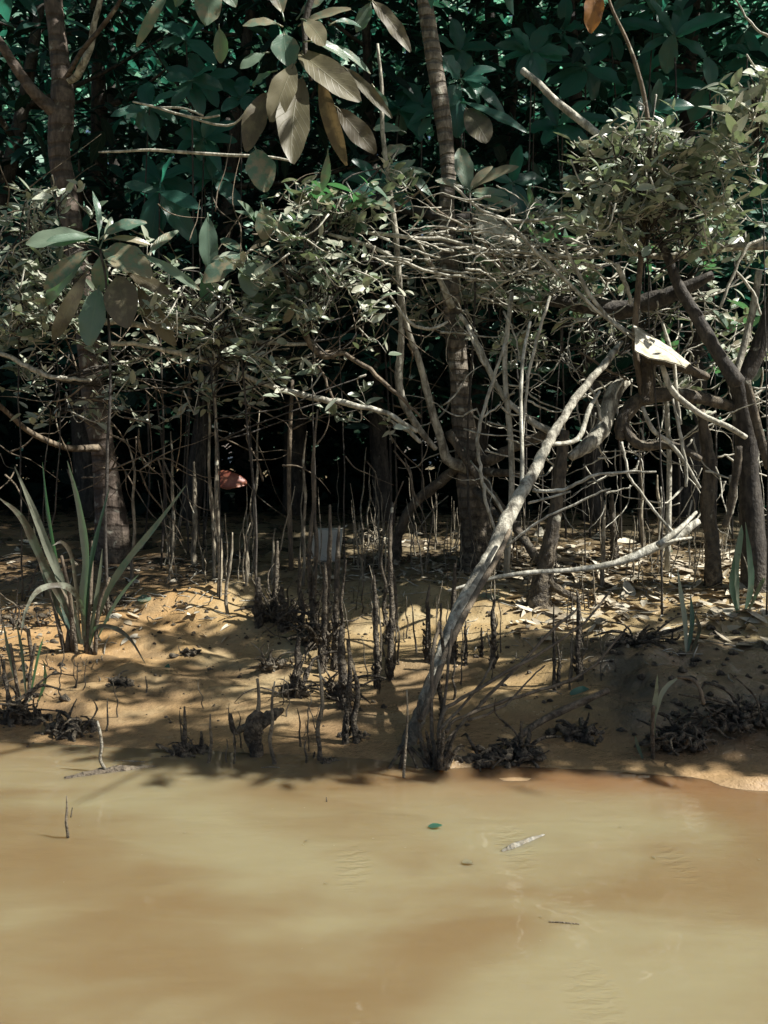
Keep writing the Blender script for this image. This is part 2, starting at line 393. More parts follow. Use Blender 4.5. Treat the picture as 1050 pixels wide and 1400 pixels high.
# ------------------------------------------------------------------ setting
def axis_pts(fine0, fine1, step, far0, far1, k=26):
    a = np.arange(fine0, fine1 + step / 2, step)
    g = np.geomspace(.15, 1, k)
    return np.concatenate([(fine0 + (far0 - fine0) * g)[::-1], a, fine1 + (far1 - fine1) * g])
gx = axis_pts(-3.2, 3.2, .02, -70, 70); gy = np.concatenate([np.linspace(-30, 1.8, 24), np.arange(2.0, 7.0, .018), np.geomspace(7.05, 90, 46)])
X, Yg = np.meshgrid(gx, gy); Z = ground_h(X, Yg)
mb = MB(); nxn = len(gx)
idx = np.arange(len(gx) * len(gy)).reshape(len(gy), nxn)
q = np.stack([idx[:-1, :-1], idx[:-1, 1:], idx[1:, 1:], idx[1:, :-1]], -1).reshape(-1, 4)
mb.add(np.column_stack([X.ravel(), Yg.ravel(), Z.ravel()]), q)
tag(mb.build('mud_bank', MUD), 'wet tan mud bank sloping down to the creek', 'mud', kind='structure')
mb = MB()
wx = np.linspace(-60, 60, 7); wy = np.array([-28, -10, -1, 1.2, 2.4, 3.6])
XX, YY = np.meshgrid(wx, wy); ii = np.arange(XX.size).reshape(XX.shape)
mb.add(np.column_stack([XX.ravel(), YY.ravel(), 0 * XX.ravel()]), np.stack([ii[:-1, :-1], ii[:-1, 1:], ii[1:, 1:], ii[1:, :-1]], -1).reshape(-1, 4))
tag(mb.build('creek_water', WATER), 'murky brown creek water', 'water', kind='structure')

# ------------------------------------------------------------------ helpers for limbs given in the photo's pixels
def limb(mb, pts, Y0, Y1=None, seg=8, per=4, rough=.09, wob=0.0, ground_end=False, rnd=None):
    """pts: (px, py, width px); the depth runs from Y0 at the first point to Y1 at the last"""
    Y1 = Y0 if Y1 is None else Y1
    n = len(pts); dep = np.linspace(Y0, Y1, n)
    w = [P(p[0], p[1], d) for p, d in zip(pts, dep)]
    r = [p[2] / 2 / F * d for p, d in zip(pts, dep)]
    return tube(mb, w, r, seg, per, rough, wob, rnd)

def put_limb(name, pts, Y0, mat, parent, Y1=None, **kw):
    m = MB(); limb(m, pts, Y0, Y1, **kw)
    return m.build(name, mat, parent, parent.location if parent is not None else None)

# ------------------------------------------------------------------ unseen crowns above the frame, shaped to shade the bank
def shade(x, y):
    """wanted share of shade on the ground; crown leaves are placed to cast it"""
    n = fbm(x * 1.5, y * 2.2, 41, 2) + .6 * fbm(x * 4.2, y * 4.6, 45, 2)
    mid = 1 - sstep(-.55, -.25, x)
    yb = 5.45 - (.75 - .35 * sstep(-1.1, -1.4, x)) * mid - .25 * sstep(.5, .9, x)
    back = sstep(yb, yb + .85, y + .25 * n) * (.97 - .25 * sstep(.0, .5, x) * (1 - sstep(6.5, 7.2, y)))
    back = back * (1 - .75 * np.exp(-((x + .6) / .8) ** 2 - ((y - 6.0) / .35) ** 2) * sstep(-.04, .08, n))
    left = sstep(-1.15, -1.6, x) * sstep(3.0, 3.2, y) * (.66 - .40 * sstep(3.45, 3.75, y) + .35 * sstep(-.02, .12, n))
    left = left * (1 - np.exp(-(((x + 1.55) / .6) ** 2 + ((y - 3.9) / .5) ** 2) ** 2))
    strip = sstep(2.58, 2.68, y + .10 * fbm(x * 3, y * 0, 77, 3) - .27 * sstep(-.45, -.75, x)) * (1 - sstep(2.88, 3.12, y + .9 * n - .15 * sstep(.0, -.5, x))) * (.62 + .3 * sstep(-.6, -.1, x)) * (1 - .8 * sstep(.62, .75, x) * (1 - sstep(2.6, 2.68, y)))
    right = sstep(.75, 1.0, x) * sstep(2.66, 2.8, y) * (1 - sstep(3.4, 3.65, y))
    stre = (1 - sstep(-.45, -.1, x)) * sstep(3.1, 3.3, y) * (1 - sstep(4.0, 4.2, y)) * (.06 + .5 * sstep(-.05, .10, fbm(x * 2.2 + y * 1.5, y * 7 - x * 2.2, 61, 3)))
    dap = np.maximum(np.where(y > 3.0, sstep(.08, .18, n) * .30 * (1 - sstep(3.95, 4.3, y)), 0), stre)
    hole = np.exp(-(((x + 1.55) / .62) ** 2 + ((y - 3.85) / .42) ** 2) ** 2)
    hole = np.maximum(hole, np.exp(-(((x + 2.25) / .85) ** 2 + ((y - 4.42) / .36) ** 2) ** 2))
    return np.maximum.reduce([back, left, strip, right * .95, dap]) * (1 - hole)
def crown_leaves(mb, n, xr, yr, zr, lo=.13, hi=.24, keep=None):
    """leaf sprays through a box, kept where their shadow is wanted on the ground"""
    k = int(n * 1.3)
    c = np.column_stack([rs.uniform(*xr, k), rs.uniform(*yr, k), rs.uniform(*zr, k)])
    top = CAMH + .50 * c[:, 1] + .12
    c = c[c[:, 2] > top]
    g = c - S[None] * ((c[:, 2] - .3) / S[2])[:, None]
    pr = shade(g[:, 0], g[:, 1]) ** 1.6
    c = c[rs.rand(len(c)) < pr][:n]
    n = len(c)
    if n == 0: return
    m = 5
    b = np.repeat(c, m, 0) + rs.normal(0, .05, (n * m, 3))
    a = rs.uniform(0, 6.28, n * m); e = rs.uniform(-.7, .4, n * m)
    d = np.column_stack([np.cos(a) * np.cos(e), np.sin(a) * np.cos(e), np.sin(e)])
    nr = np.column_stack([rs.normal(0, .45, n * m), rs.normal(0, .45, n * m), np.ones(n * m)])
    L = rs.uniform(lo, hi, n * m)
    leaves(mb, b, d, nr, L, L * rs.uniform(.36, .46, n * m), curl=.15, nv=3)

# ------------------------------------------------------------------ trees that carry the frame
def px_base(px, py):
    return G(px, py)
# left tree
b = P(158, 758, 5.3)
lt = thing('mangrove_tree', b, 'brown trunked mangrove tree with forked limbs at the upper left', 'tree')
put_limb('trunk', [(60, -120, 22), (66, -60, 23), (75, 20, 24), (82, 80, 25), (86, 130, 30), (84, 165, 33), (81, 210, 30), (92, 270, 28), (100, 320, 28), (112, 400, 30), (122, 470, 32), (128, 540, 32), (140, 610, 32), (150, 690, 37), (158, 770, 54)], 5.3, BARK_L, lt, seg=16, per=5, rough=.035)
put_limb('branch', [(80, 158, 22), (68, 146, 19), (53, 134, 17), (38, 116, 15), (20, 90, 13), (5, 66, 12), (-14, 36, 11), (-40, -20, 10), (-60, -80, 8)], 5.3, BARK_L, lt, 5.0, seg=12, rough=.05)
put_limb('branch', [(92, 112, 9), (103, 106, 10), (110, 95, 11), (124, 62, 10), (128, 35, 8), (137, 0, 7), (142, -40, 6)], 5.28, BARK_P, lt, 5.0, seg=10, rough=.06)
put_limb('branch', [(92, 104, 7), (100, 90, 7), (112, 70, 7), (135, 42, 6.5), (155, 16, 6), (172, -14, 5), (190, -50, 4)], 5.26, BARK_L, lt, 4.7, seg=8, rough=.06)
put_limb('branch', [(136, 612, 10), (100, 613, 9), (75, 607, 8), (40, 590, 8), (12, 566, 7), (-10, 545, 7)], 5.2, TWIG_D, lt, 4.6, seg=8)
put_limb('branch', [(108, 440, 11), (85, 415, 9), (55, 385, 8), (20, 350, 6), (-10, 330, 4)], 5.2, BARK_D, lt, 4.8, seg=7)
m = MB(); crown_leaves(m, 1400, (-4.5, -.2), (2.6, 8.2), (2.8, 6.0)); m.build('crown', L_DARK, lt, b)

# middle tree
b = P(655, 780, 4.9)
mt = thing('mangrove_tree', b, 'slender ringed mangrove trunk with mud caked base in the middle of the bank', 'tree')
put_limb('trunk', [(560, -160, 20), (570, -70, 21), (580, 0, 22), (588, 50, 22), (596, 100, 22), (602, 140, 23), (610, 200, 22), (613, 240, 21), (610, 280, 22), (612, 330, 24), (615, 390, 26), (622, 460, 26), (628, 520, 26), (632, 570, 30), (640, 620, 38), (648, 690, 43), (652, 750, 47), (655, 790, 60)], 4.9, BARK, mt, seg=16, per=5, rough=.04)
for pts, y0, y1 in (([(612, 590, 12), (645, 640, 12), (690, 700, 12), (712, 732, 12), (738, 768, 12)], 4.75, 4.6),
                    ([(630, 618, 16), (665, 630, 15), (700, 612, 14), (730, 600, 13), (758, 588, 13)], 4.8, 4.7),
                    ([(645, 644, 13), (680, 646, 12), (710, 648, 9)], 4.8, 4.6),
                    ([(650, 670, 12), (672, 696, 9), (692, 718, 8)], 4.75, 4.4),
                    ([(635, 630, 14), (600, 660, 14), (565, 690, 13), (545, 730, 13), (540, 770, 16)], 4.85, 5.0)):
    put_limb('prop_root', pts, y0, ROOTMUD, mt, y1, seg=10, per=6, rough=.16)
put_limb('branch', [(640, 640, 16), (612, 628, 14), (603, 600, 12), (590, 560, 11), (575, 500, 9), (556, 445, 8), (549, 400, 5)], 4.8, BARK_P, mt, 4.6, seg=9)
put_limb('branch', [(618, 420, 12), (600, 380, 7), (580, 345, 5), (566, 320, 4)], 4.85, TWIG, mt, 4.6, seg=7)
put_limb('branch', [(608, 300, 10), (560, 286, 16), (520, 276, 18), (470, 268, 15), (440, 262, 10)], 4.95, BARK_D, mt, 5.4, seg=9)
put_limb('branch', [(614, 300, 12), (660, 300, 18), (720, 318, 18), (790, 335, 14)], 4.95, BARK_D, mt, 5.3, seg=9)
put_limb('branch', [(572, -60, 12), (540, -110, 10), (500, -170, 8)], 4.9, BARK, mt, 4.4, seg=8)
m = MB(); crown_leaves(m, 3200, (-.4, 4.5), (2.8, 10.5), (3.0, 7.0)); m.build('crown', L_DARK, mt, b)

# leaning trunk
b = G(552, 1040)
ln = thing('leaning_tree', b, 'pale bare trunk leaning right across the bank from the water edge', 'tree')
put_limb('trunk', [(543, 1062, 24), (552, 1035, 22), (564, 1003, 20), (580, 963, 19), (597, 915, 18), (614, 868, 18), (639, 815, 19), (667, 765, 20), (689, 720, 20), (704, 690, 18), (725, 655, 16), (745, 615, 14), (766, 578, 12), (790, 542, 11), (815, 511, 10), (838, 483, 9), (850, 468, 6)], 2.72, BARK_P, ln, 4.2, seg=18, per=6, rough=.07, wob=.003)
put_limb('branch', [(574, 985, 8), (592, 940, 9), (611, 890, 9), (634, 843, 9), (656, 803, 9), (680, 762, 8), (697, 725, 6)], 2.76, TWIG_D, ln, 3.36, seg=10, per=5)
put_limb('branch', [(700, 700, 8), (712, 670, 6), (714, 620, 5.5), (712, 560, 5), (715, 490, 5), (725, 440, 4)], 3.55, TWIG, ln, 3.9, seg=7)
put_limb('branch', [(728, 670, 5), (750, 672, 5), (775, 668, 4.5), (800, 655, 4.5), (820, 648, 4), (860, 645, 3.5), (897, 645, 3)], 3.62, TWIG, ln, 3.5, seg=7, wob=.003)
put_limb('branch', [(722, 688, 4), (745, 682, 3.5), (780, 672, 3)], 3.6, TWIG, ln, 3.55, seg=6)
put_limb('branch', [(692, 748, 4), (720, 725, 4), (750, 705, 3.5), (785, 690, 3.5), (815, 675, 3), (835, 668, 2)], 3.5, TWIG, ln, 3.4, seg=6, wob=.002)
put_limb('branch', [(752, 608, 6), (790, 600, 7), (805, 560, 7), (820, 535, 4)], 3.85, TWIG, ln, 4.1, seg=7)
m = MB()
for a, w in ((-30, 6), (-12, 7), (18, 6), (40, 5)):
    limb(m, [(556, 1018, w), (556 + a * .35, 1030, w * .9), (556 + a * .7, 1045, w * .7), (556 + a, 1062, w * .4)], 2.73, 2.68, rough=.2)
m.build('prop_root', ROOTMUD, ln, b)

# upright muddy stump
b = G(735, 832)
st = thing('tree_stump', b, 'upright mud caked stump with splayed foot behind the leaning trunk', 'stump')
put_limb('trunk', [(772, 588, 13), (766, 640, 16), (759, 700, 18), (750, 750, 20), (741, 795, 26), (733, 838, 38)], b[1], ROOTMUD, st, seg=14, per=8, rough=.12)
put_limb('prop_root', [(742, 790, 15), (758, 803, 13), (774, 812, 10), (790, 822, 6)], b[1], ROOTMUD, st, seg=9, per=5, rough=.15)

# right tree: many stemmed
b = P(1035, 815, 4.3)
rt = thing('mangrove_tree', b, 'dark many stemmed mangrove spreading its limbs at the right edge', 'tree')
RT = [
 ('trunk', BARK_D, 4.35, 4.35, [(1000, 500, 22), (1010, 530, 29), (1020, 590, 29), (1024, 650, 28), (1030, 730, 31), (1036, 820, 44)]),
 ('branch', BARK_D, 4.3, 4.2, [(900, 325, 8), (912, 350, 11), (928, 392, 15), (952, 432, 17), (978, 478, 18), (1008, 524, 22)]),
 ('branch', BARK_D, 4.35, 4.2, [(1008, 528, 26), (1032, 488, 25), (1050, 440, 24), (1070, 370, 21), (1085, 280, 18), (1100, 150, 15), (1110, -20, 13)]),
 ('branch', BARK_P, 4.32, 4.25, [(1038, 370, 9), (1030, 420, 10), (1018, 470, 10), (1008, 505, 9), (1003, 528, 7)]),
 ('branch', BARK_P, 4.3, 4.6, [(1055, 336, 12), (1000, 338, 12), (960, 345, 11), (925, 350, 10), (900, 351, 8), (840, 345, 7), (780, 353, 6), (700, 350, 4.5), (640, 345, 3)]),
 ('branch', BARK_D, 4.4, 4.7, [(975, 375, 12), (930, 398, 22), (890, 412, 26), (850, 424, 25), (800, 418, 22), (760, 412, 16), (715, 410, 10)]),
 ('branch', ROOTMUD, 4.35, 4.3, [(1015, 560, 14), (960, 545, 17), (905, 540, 21), (868, 552, 21), (850, 578, 18), (848, 600, 13)]),
 ('branch', BARK_P, 4.4, 4.25, [(856, 520, 16), (840, 535, 22), (832, 558, 22), (824, 585, 22), (806, 606, 21), (780, 625, 12)]),
 ('branch', ROOTMUD, 4.3, 4.2, [(853, 575, 8), (862, 598, 13), (880, 610, 13), (910, 608, 12), (935, 615, 11), (958, 628, 8)]),
 ('branch', ROOTMUD, 4.45, 4.4, [(958, 560, 11), (964, 600, 16), (970, 640, 16), (967, 690, 19), (973, 740, 18), (975, 800, 26)]),
 ('branch', TWIG, 4.2, 4.2, [(878, 556, 5), (893, 588, 6), (915, 605, 6), (935, 630, 5.5), (957, 667, 4)]),
 ('branch', TWIG, 4.15, 4.2, [(905, 500, 7), (920, 535, 8), (958, 566, 8), (995, 583, 8), (1020, 598, 7)]),
 ('branch', ROOTMUD, 4.2, 4.25, [(1010, 610, 10), (1008, 640, 10), (1002, 670, 11), (998, 700, 9), (990, 720, 8)]),
 ('branch', TWIG, 4.3, 4.3, [(1000, 650, 8), (1002, 680, 8), (996, 705, 7), (991, 718, 5)]),
 ('branch', ROOTMUD, 4.25, 4.25, [(1022, 520, 8), (1030, 560, 12), (1040, 600, 12), (1052, 640, 13)]),
 ('branch', ROOTMUD, 4.3, 4.3, [(886, 470, 16), (886, 500, 20), (884, 530, 22), (882, 550, 20)]),
 ('branch', ROOTMUD, 4.25, 4.3, [(880, 488, 11), (910, 494, 13), (940, 504, 13), (968, 516, 10)]),
]
for nm, mt_, y0, y1, pts in RT:
    put_limb(nm, pts, y0, mt_, rt, y1, seg=11, per=5, rough=.13 if mt_ is ROOTMUD else .06)
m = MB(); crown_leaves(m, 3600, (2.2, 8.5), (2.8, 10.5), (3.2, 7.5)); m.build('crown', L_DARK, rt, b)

# two unseen trees added past the frame, crowns shaped to shade bank and water's edge
for (bx, by, label, xr, yr, zr, n, pts) in (
    (3.4, 3.9, 'unseen leafy mangrove tree added past the right end of the bank for shade', (1.2, 6.2), (1.2, 3.6), (2.3, 5.4), 6500, [(0, 0, 0), (-.1, -.2, 1.5), (-.3, -.6, 2.6), (-.9, -1.5, 3.4)]),
    (-3.6, 3.9, 'unseen leafy mangrove tree added past the left end of the bank for shade', (-3.6, 1.2), (1.2, 3.6), (2.3, 4.0), 1900, [(0, 0, 0), (.1, -.2, 1.5), (.4, -.6, 2.4), (1.4, -1.5, 3.0)])):
    b = np.array([bx, by, gz(bx, by) - .05])
    o = thing('mangrove_tree', b, label, 'tree')
    m = MB(); tube(m, [b + np.array(p) for p in pts], [.11, .09, .07, .03], 12, 5, .05); m.build('trunk', BARK, o, b)
    for k in range(9):   # thin bare limbs added over the bank to cast streak shadows
        e = np.array([bx - math.copysign(rs.uniform(1.4, 3.4), bx) * (1 if bx > 0 else .5), rs.uniform(1.3, 3.4), rs.uniform(3.0, 4.0)]); e[2] = max(e[2], CAMH + .5 * e[1] + .35)
        a0 = b + np.array(pts[2]); md = (a0 + e) / 2 + rs.normal(0, .12, 3) + [0, 0, .3]
        m = MB(); tube(m, [a0, (a0 + md) / 2 + rs.normal(0, .05, 3), md, (md + e) / 2 + rs.normal(0, .05, 3), e], [.022, .018, .013, .009, .004], 6, 5, .08); m.build('branch', BARK, o, b)
    m = MB(); crown_leaves(m, n, xr, yr, zr, .06, .125); m.build('crown', L_DARK, o, b)

# ------------------------------------------------------------------ fallen and hanging branches (each its own thing)
def lone(name, label, cat, pts, Y0, mat, Y1=None, group=None, extra=(), **kw):
    m = MB(); limb(m, pts, Y0, Y1, **kw)
    for e in extra: limb(m, e, Y0, Y1, **kw)
    v = m.v[0]; b = v[np.argmin(v[:, 2])]
    o = m.build(name, mat, None, b)
    return tag(o, label, cat, group)

lone('fallen_branch', 'long pale fallen branch lying across the bank behind the leaning trunk, thicker at right', 'branch',
     [(612, 808, 4), (640, 800, 5), (680, 789, 6), (735, 782, 6.5), (785, 779, 7), (840, 770, 9), (885, 753, 13), (925, 733, 14), (955, 712, 9)], 3.75, TWIG, 3.9, extra=([(900, 745, 9), (930, 722, 7), (952, 700, 4)], [(905, 742, 6), (925, 738, 4), (945, 735, 3)]), rough=.1)
lone('dead_branch', 'dark wet branch propped up from the root tangle near the waterline', 'branch',
     [(690, 1030, 7), (712, 1006, 9), (745, 983, 10), (790, 962, 10), (832, 944, 8)], 2.85, TWIG_D, 2.95, rough=.12)
lone('vine', 'thin woody vine hanging down beside the upper right foliage', 'vine',
     [(828, -30, 3.5), (834, 5, 4), (860, 62, 5), (876, 112, 6), (885, 160, 6.5), (889, 230, 7), (882, 300, 8), (872, 400, 9), (868, 470, 9), (878, 540, 8)], 4.1, TWIG_D, 4.3)
lone('dead_branch', 'broken pale bare branch slanting through the upper right shade', 'branch',
     [(714, 96, 9), (736, 114, 9), (760, 138, 10), (800, 170, 11), (826, 190, 9), (838, 200, 9), (850, 240, 8), (868, 275, 6)], 4.6, TWIG, 4.3, extra=([(838, 205, 7), (840, 188, 7), (839, 176, 6)],))
lone('vine', 'slender stem rising left of the middle trunk, bending at its foot', 'vine',
     [(516, 60, 4), (522, 120, 5), (523, 180, 6), (533, 260, 7), (541, 320, 8), (547, 400, 8), (549, 460, 9), (545, 515, 11), (552, 550, 11), (572, 585, 9), (596, 614, 7)], 4.55, BARK_P, 4.7)
lone('dead_branch', 'thin grey stick floating level in the upper left shade', 'branch',
     [(135, 208, 2.5), (165, 207, 3.5), (205, 205, 4), (250, 208, 4.5), (310, 212, 4.5), (362, 214, 4), (400, 220, 3)], 4.4, TWIG, 4.3, extra=([(182, 139, 2.5), (215, 147, 3.5), (240, 155, 3.5), (275, 161, 3), (300, 158, 3)], [(215, 147, 3), (250, 148, 3), (278, 158, 2.5)], [(240, 155, 3), (310, 172, 3.5), (340, 150, 2.5)]))
bl = [
 ('long leafy branch reaching right under the left foliage, lit on top', [(120, 446, 10), (150, 440, 9), (200, 446, 8), (258, 447, 8), (290, 452, 7), (320, 462, 7), (360, 469, 6), (420, 470, 5)], 4.4),
 ('sagging leafy branch running from the left trunk to the middle trunk', [(150, 468, 6), (195, 472, 6), (262, 487, 7), (300, 498, 7), (345, 520, 7), (385, 533, 8), (440, 545, 9), (480, 552, 8), (530, 566, 7), (570, 590, 6)], 4.4),
 ('dark forked branch dropping through the middle foliage', [(384, 305, 5), (388, 360, 6), (398, 410, 7), (414, 450, 9), (438, 486, 9), (470, 484, 7), (505, 505, 6), (545, 540, 5), (575, 570, 4)], 4.4),
 ('curved bare branch low in the left foliage', [(-5, 480, 6), (30, 497, 7), (60, 512, 7), (95, 517, 6), (125, 520, 4)], 4.5),
 ('thin twig arching from the middle foliage to the right', [(430, 310, 4), (460, 322, 5), (490, 330, 6), (540, 352, 5), (590, 372, 4), (640, 380, 3)], 4.4),
]
for lab, pts, y in bl: lone('leafy_branch', lab, 'branch', pts, y, TWIG_D if 'dark' in lab else TWIG, wob=.006)

TW = [
 ('pale forked twig standing in front of the prop roots', [(690, 470, 4), (675, 520, 5), (659, 571, 5.5), (653, 600, 5.5), (656, 630, 5), (660, 660, 5), (667, 695, 5), (680, 735, 4)], 4.3, ([(659, 571, 3), (680, 556, 3), (684, 549, 2)], [(660, 660, 4), (676, 680, 4), (694, 712, 5)])),
 ('upright grey twin twig rising above the leaning trunk', [(714, 600, 4), (718, 560, 4), (725, 500, 4.5), (738, 450, 5), (752, 405, 4)], 4.0, ()),
 ('kinked branch dropping behind the leaning trunk', [(628, 430, 6), (645, 455, 7), (668, 505, 8), (690, 545, 8), (720, 570, 9), (752, 590, 11), (770, 588, 8)], 4.6, ()),
 ('mossy twig hanging to the right of the leaning trunk', [(905, 440, 4), (918, 480, 5), (925, 540, 5), (931, 580, 4)], 4.2, ()),
 ('crooked twig leaning over the breathing roots at the right', [(850, 604, 4), (854, 625, 4), (858, 645, 4), (870, 665, 4), (885, 685, 4), (898, 703, 4), (920, 728, 6)], 4.1, ([(858, 648, 3), (870, 640, 3), (873, 630, 2)],)),
 ('straight thin twig crossing under the pale sheath', [(690, 300, 4), (735, 345, 5), (790, 400, 5), (835, 440, 5), (873, 468, 3)], 4.15, ()),
 ('steep pale twig in front of the horizontal log', [(770, 330, 4), (785, 365, 5), (808, 405, 6), (840, 440, 4), (872, 462, 3)], 4.2, ()),
 ('short light twig below the long horizontal limb', [(843, 360, 7), (850, 378, 7), (858, 395, 6), (862, 415, 5)], 4.2, ()),
 ('slanting grey twig above the bright right foliage', [(1000, -10, 2), (1026, 32, 3), (1055, 52, 4)], 4.6, ()),
 ('drooping twig with a bent tip at the right edge', [(1046, 325, 5), (1020, 340, 5), (1000, 380, 4), (985, 420, 4)], 4.15, ([(1005, 370, 4), (1030, 400, 4), (1040, 430, 3)],)),
 ('long twig crossing the middle trunk from the left', [(462, 314, 3), (520, 320, 6), (570, 326, 6), (612, 328, 5), (660, 340, 5), (720, 345, 5), (775, 352, 4)], 4.5, ()),
 ('bowed twig above the tangle right of the middle trunk', [(620, 255, 4), (655, 285, 5), (690, 300, 5), (725, 302, 5), (770, 297, 4), (800, 305, 3)], 4.5, ()),
 ('thin dark twig slanting down to the middle trunk', [(565, 250, 3), (600, 290, 4), (650, 320, 4), (690, 370, 4)], 4.45, ()),
 ('pale curved twig beneath the tangle', [(530, 400, 4), (560, 440, 5), (590, 450, 5), (612, 440, 4)], 4.4, ()),
 ('slim twig slanting left of the leaning trunk', [(638, 445, 4), (655, 485, 5), (663, 500, 4)], 4.3, ()),
 ('thin straight twig across the dark gap at the right', [(790, 480, 3), (830, 505, 4), (860, 520, 3)], 4.3, ()),
 ('arched twig over the mud caked limb', [(800, 520, 3), (815, 545, 5), (822, 575, 4)], 4.1, ()),
 ('twig pointing up beside the pale trunk at right', [(920, 545, 4), (930, 590, 5), (938, 640, 5), (938, 665, 4)], 4.2, ()),
 ('low bare twig poking out of the roots near the middle trunk', [(525, 570, 4), (545, 582, 5), (560, 590, 7), (575, 605, 5)], 4.5, ()),
 ('thin twig falling from the middle foliage into the dark', [(430, 490, 3), (445, 520, 4), (455, 545, 3), (470, 560, 2)], 4.4, ()),
]
for lab, pts, y, ex in TW: lone('dead_twig', lab, 'twig', pts, y, TWIG if 'dark' not in lab else TWIG_D, extra=ex, wob=.004, seg=6)

# brush fanning out of the water's edge to the right of the leaning trunk
b = G(598, 1050)
bf = thing('bare_brush', b, 'fan of long bare twigs spreading right from the foot of the leaning trunk', 'brush')
for pts, y1 in (([(600, 1040, 7), (606, 1020, 6), (640, 980, 5), (700, 920, 5), (755, 862, 4.5), (792, 830, 3)], 3.2),
                ([(600, 1035, 9), (605, 975, 5), (640, 950, 5), (690, 920, 4.5), (745, 888, 4), (800, 850, 3.5), (835, 808, 3)], 3.25),
                ([(610, 1000, 6), (622, 985, 4), (680, 962, 5), (740, 943, 4.5), (800, 920, 4), (850, 866, 3)], 3.1),
                ([(600, 1000, 5), (625, 972, 4), (660, 930, 3.5), (676, 900, 3)], 3.1),
                ([(640, 985, 4), (690, 965, 3.5), (720, 932, 2.5), (745, 910, 2)], 3.1),
                ([(597, 1050, 8), (592, 1010, 6), (590, 960, 5), (592, 900, 6), (600, 850, 4)], 2.95),
                ([(593, 1050, 7), (601, 1000, 5), (612, 920, 4), (618, 860, 3)], 3.0),
                ([(585, 1052, 10), (575, 1010, 6), (572, 960, 4)], 2.85)):
    put_limb('twig', pts, b[1], TWIG_D, bf, y1, seg=6, rough=.12, wob=.003)
m = MB()
for k in range(16):
    a = rs.uniform(-1, 1); h = rs.uniform(15, 55)
    limb(m, [(598 + a * 12, 1052, 8), (598 + a * 24, 1045 - h * .5, 6), (598 + a * 34, 1050 - h, 3)], b[1] - .02 + rs.uniform(-.05, .08), rough=.3, seg=6)
m.build('root_clump', ROOTMUD, bf, b)

# ------------------------------------------------------------------ small leaved shrubs
def spray(mt, ml, p0, p1, r, nleaf, L, up=.6, twigs=3, spread=.5):
    """one branchlet from p0 to p1 with whorls of leaves along its last half"""
    p0 = np.array(p0); p1 = np.array(p1); mid = (p0 + p1) / 2 + rs.normal(0, .04, 3) + [0, 0, -.03]
    c, _ = tube(mt, [p0, mid, p1], [r, r * .7, r * .35], 5, 4, .08)
    d0 = norm(p1 - mid)
    ends = [c[-1]]
    for k in range(twigs):
        i = rs.randint(4, len(c)); e = c[i] + norm(d0 * .6 + rs.normal(0, .55, 3) + [0, 0, .25]) * rs.uniform(.05, .16)
        tube(mt, [c[i], (c[i] + e) / 2 + rs.normal(0, .01, 3), e], [r * .5, r * .4, r * .25], 4, 2, .05); ends.append(e)
    for e in ends:
        m = max(3, int(nleaf / len(ends) + rs.randint(-1, 2)))
        a = rs.uniform(0, 6.28) + np.arange(m) * 2.4
        d = np.column_stack([np.cos(a) * .8, np.sin(a) * .8, rs.uniform(-.25, .9, m)]) + d0 * .4
        b = e + rs.normal(0, .012, (m, 3)) - d0 * (rs.rand(m, 1) * .06)
        nr = rs.normal(0, .42, (m, 3)) + [.5, -.4, .8]
        ll = 1.3 * L * rs.uniform(.45, 1.25, m)
        leaves(ml, b, d, nr, ll, ll * rs.uniform(.34, .46, m), curl=rs.uniform(-.1, .3, m), fold=.35, nu=3, nv=5)

def shrub(label, stems, clusters, Y, seed_leaf=.062, name='small_leaved_shrub', mat=None, group=None, base=None):
    """clusters: (px, py, rx, ry, number of sprays)"""
    b = base if base is not None else np.array([*P(stems[0][0][0], 0, Y)[:2], 0]); b[2] = gz(b[0], b[1]) if base is None else b[2]
    o = thing(name, b, label, 'shrub', group)
    ms = MB(); mt = MB(); ml = MB(); hub = []
    for pts in [[(x, y, w * .34) for x, y, w in q] for q in stems]: hub.append(limb(ms, [(b[0] * F / Y + 525, 600 + (CAMH - b[2]) * F / Y + 8, pts[0][2] * 1.4)] + list(pts), Y, Y + rs.uniform(-.1, .1), seg=7, wob=.006)[0])
    hub = np.concatenate(hub); hub = hub[hub[:, 2] > b[2] + .5]
    for px, py, rx, ry, k in clusters:
        c0 = P(px, py, Y)
        for i in range(int(k * 1.12)):
            a = rs.uniform(0, 6.28); rr = math.sqrt(rs.uniform(.1, 1))
            dy = rs.uniform(-.22, .22)
            p1 = P(px + math.cos(a) * rx * rr, py + math.sin(a) * ry * rr, Y + dy)
            d = np.array([math.cos(a) * rs.uniform(.08, .2), rs.uniform(-.1, .1), -.05 - abs(rs.normal(0, .05))])
            p0 = p1 - d * 1.1; hp = hub[np.argmin(((hub - p0 - [0, 0, -.12]) ** 2).sum(1))]
            md = (hp + p0) / 2 + rs.normal(0, .05, 3)
            tube(ms, [hp, (hp + md) / 2 + rs.normal(0, .015, 3), md, (md + p0) / 2 + rs.normal(0, .015, 3), p0 + d * .1], [.0042, .004, .0036, .0034, .003], 5, 2, .1)
            spray(mt, ml, p0, p1, .0045, rs.randint(8, 15), seed_leaf, twigs=2)
    ms.build('stem', BARK_D, o, b)
    if mt.v: mt.build('twigs', TWIG, o, b)
    ml.build('foliage', mat or L_SMALL, o, b)
    return o
shrub('sunlit shrub of narrow pale leaves below the hanging vine at upper right', [[(905, 640, 7), (890, 480, 7), (885, 350, 6), (880, 260, 4)]],
      [(880, 255, 85, 55, 30), (845, 295, 75, 45, 20), (935, 305, 70, 50, 19), (965, 235, 45, 40, 9), (815, 225, 35, 26, 5), (890, 195, 34, 24, 4)], 4.15, .070)
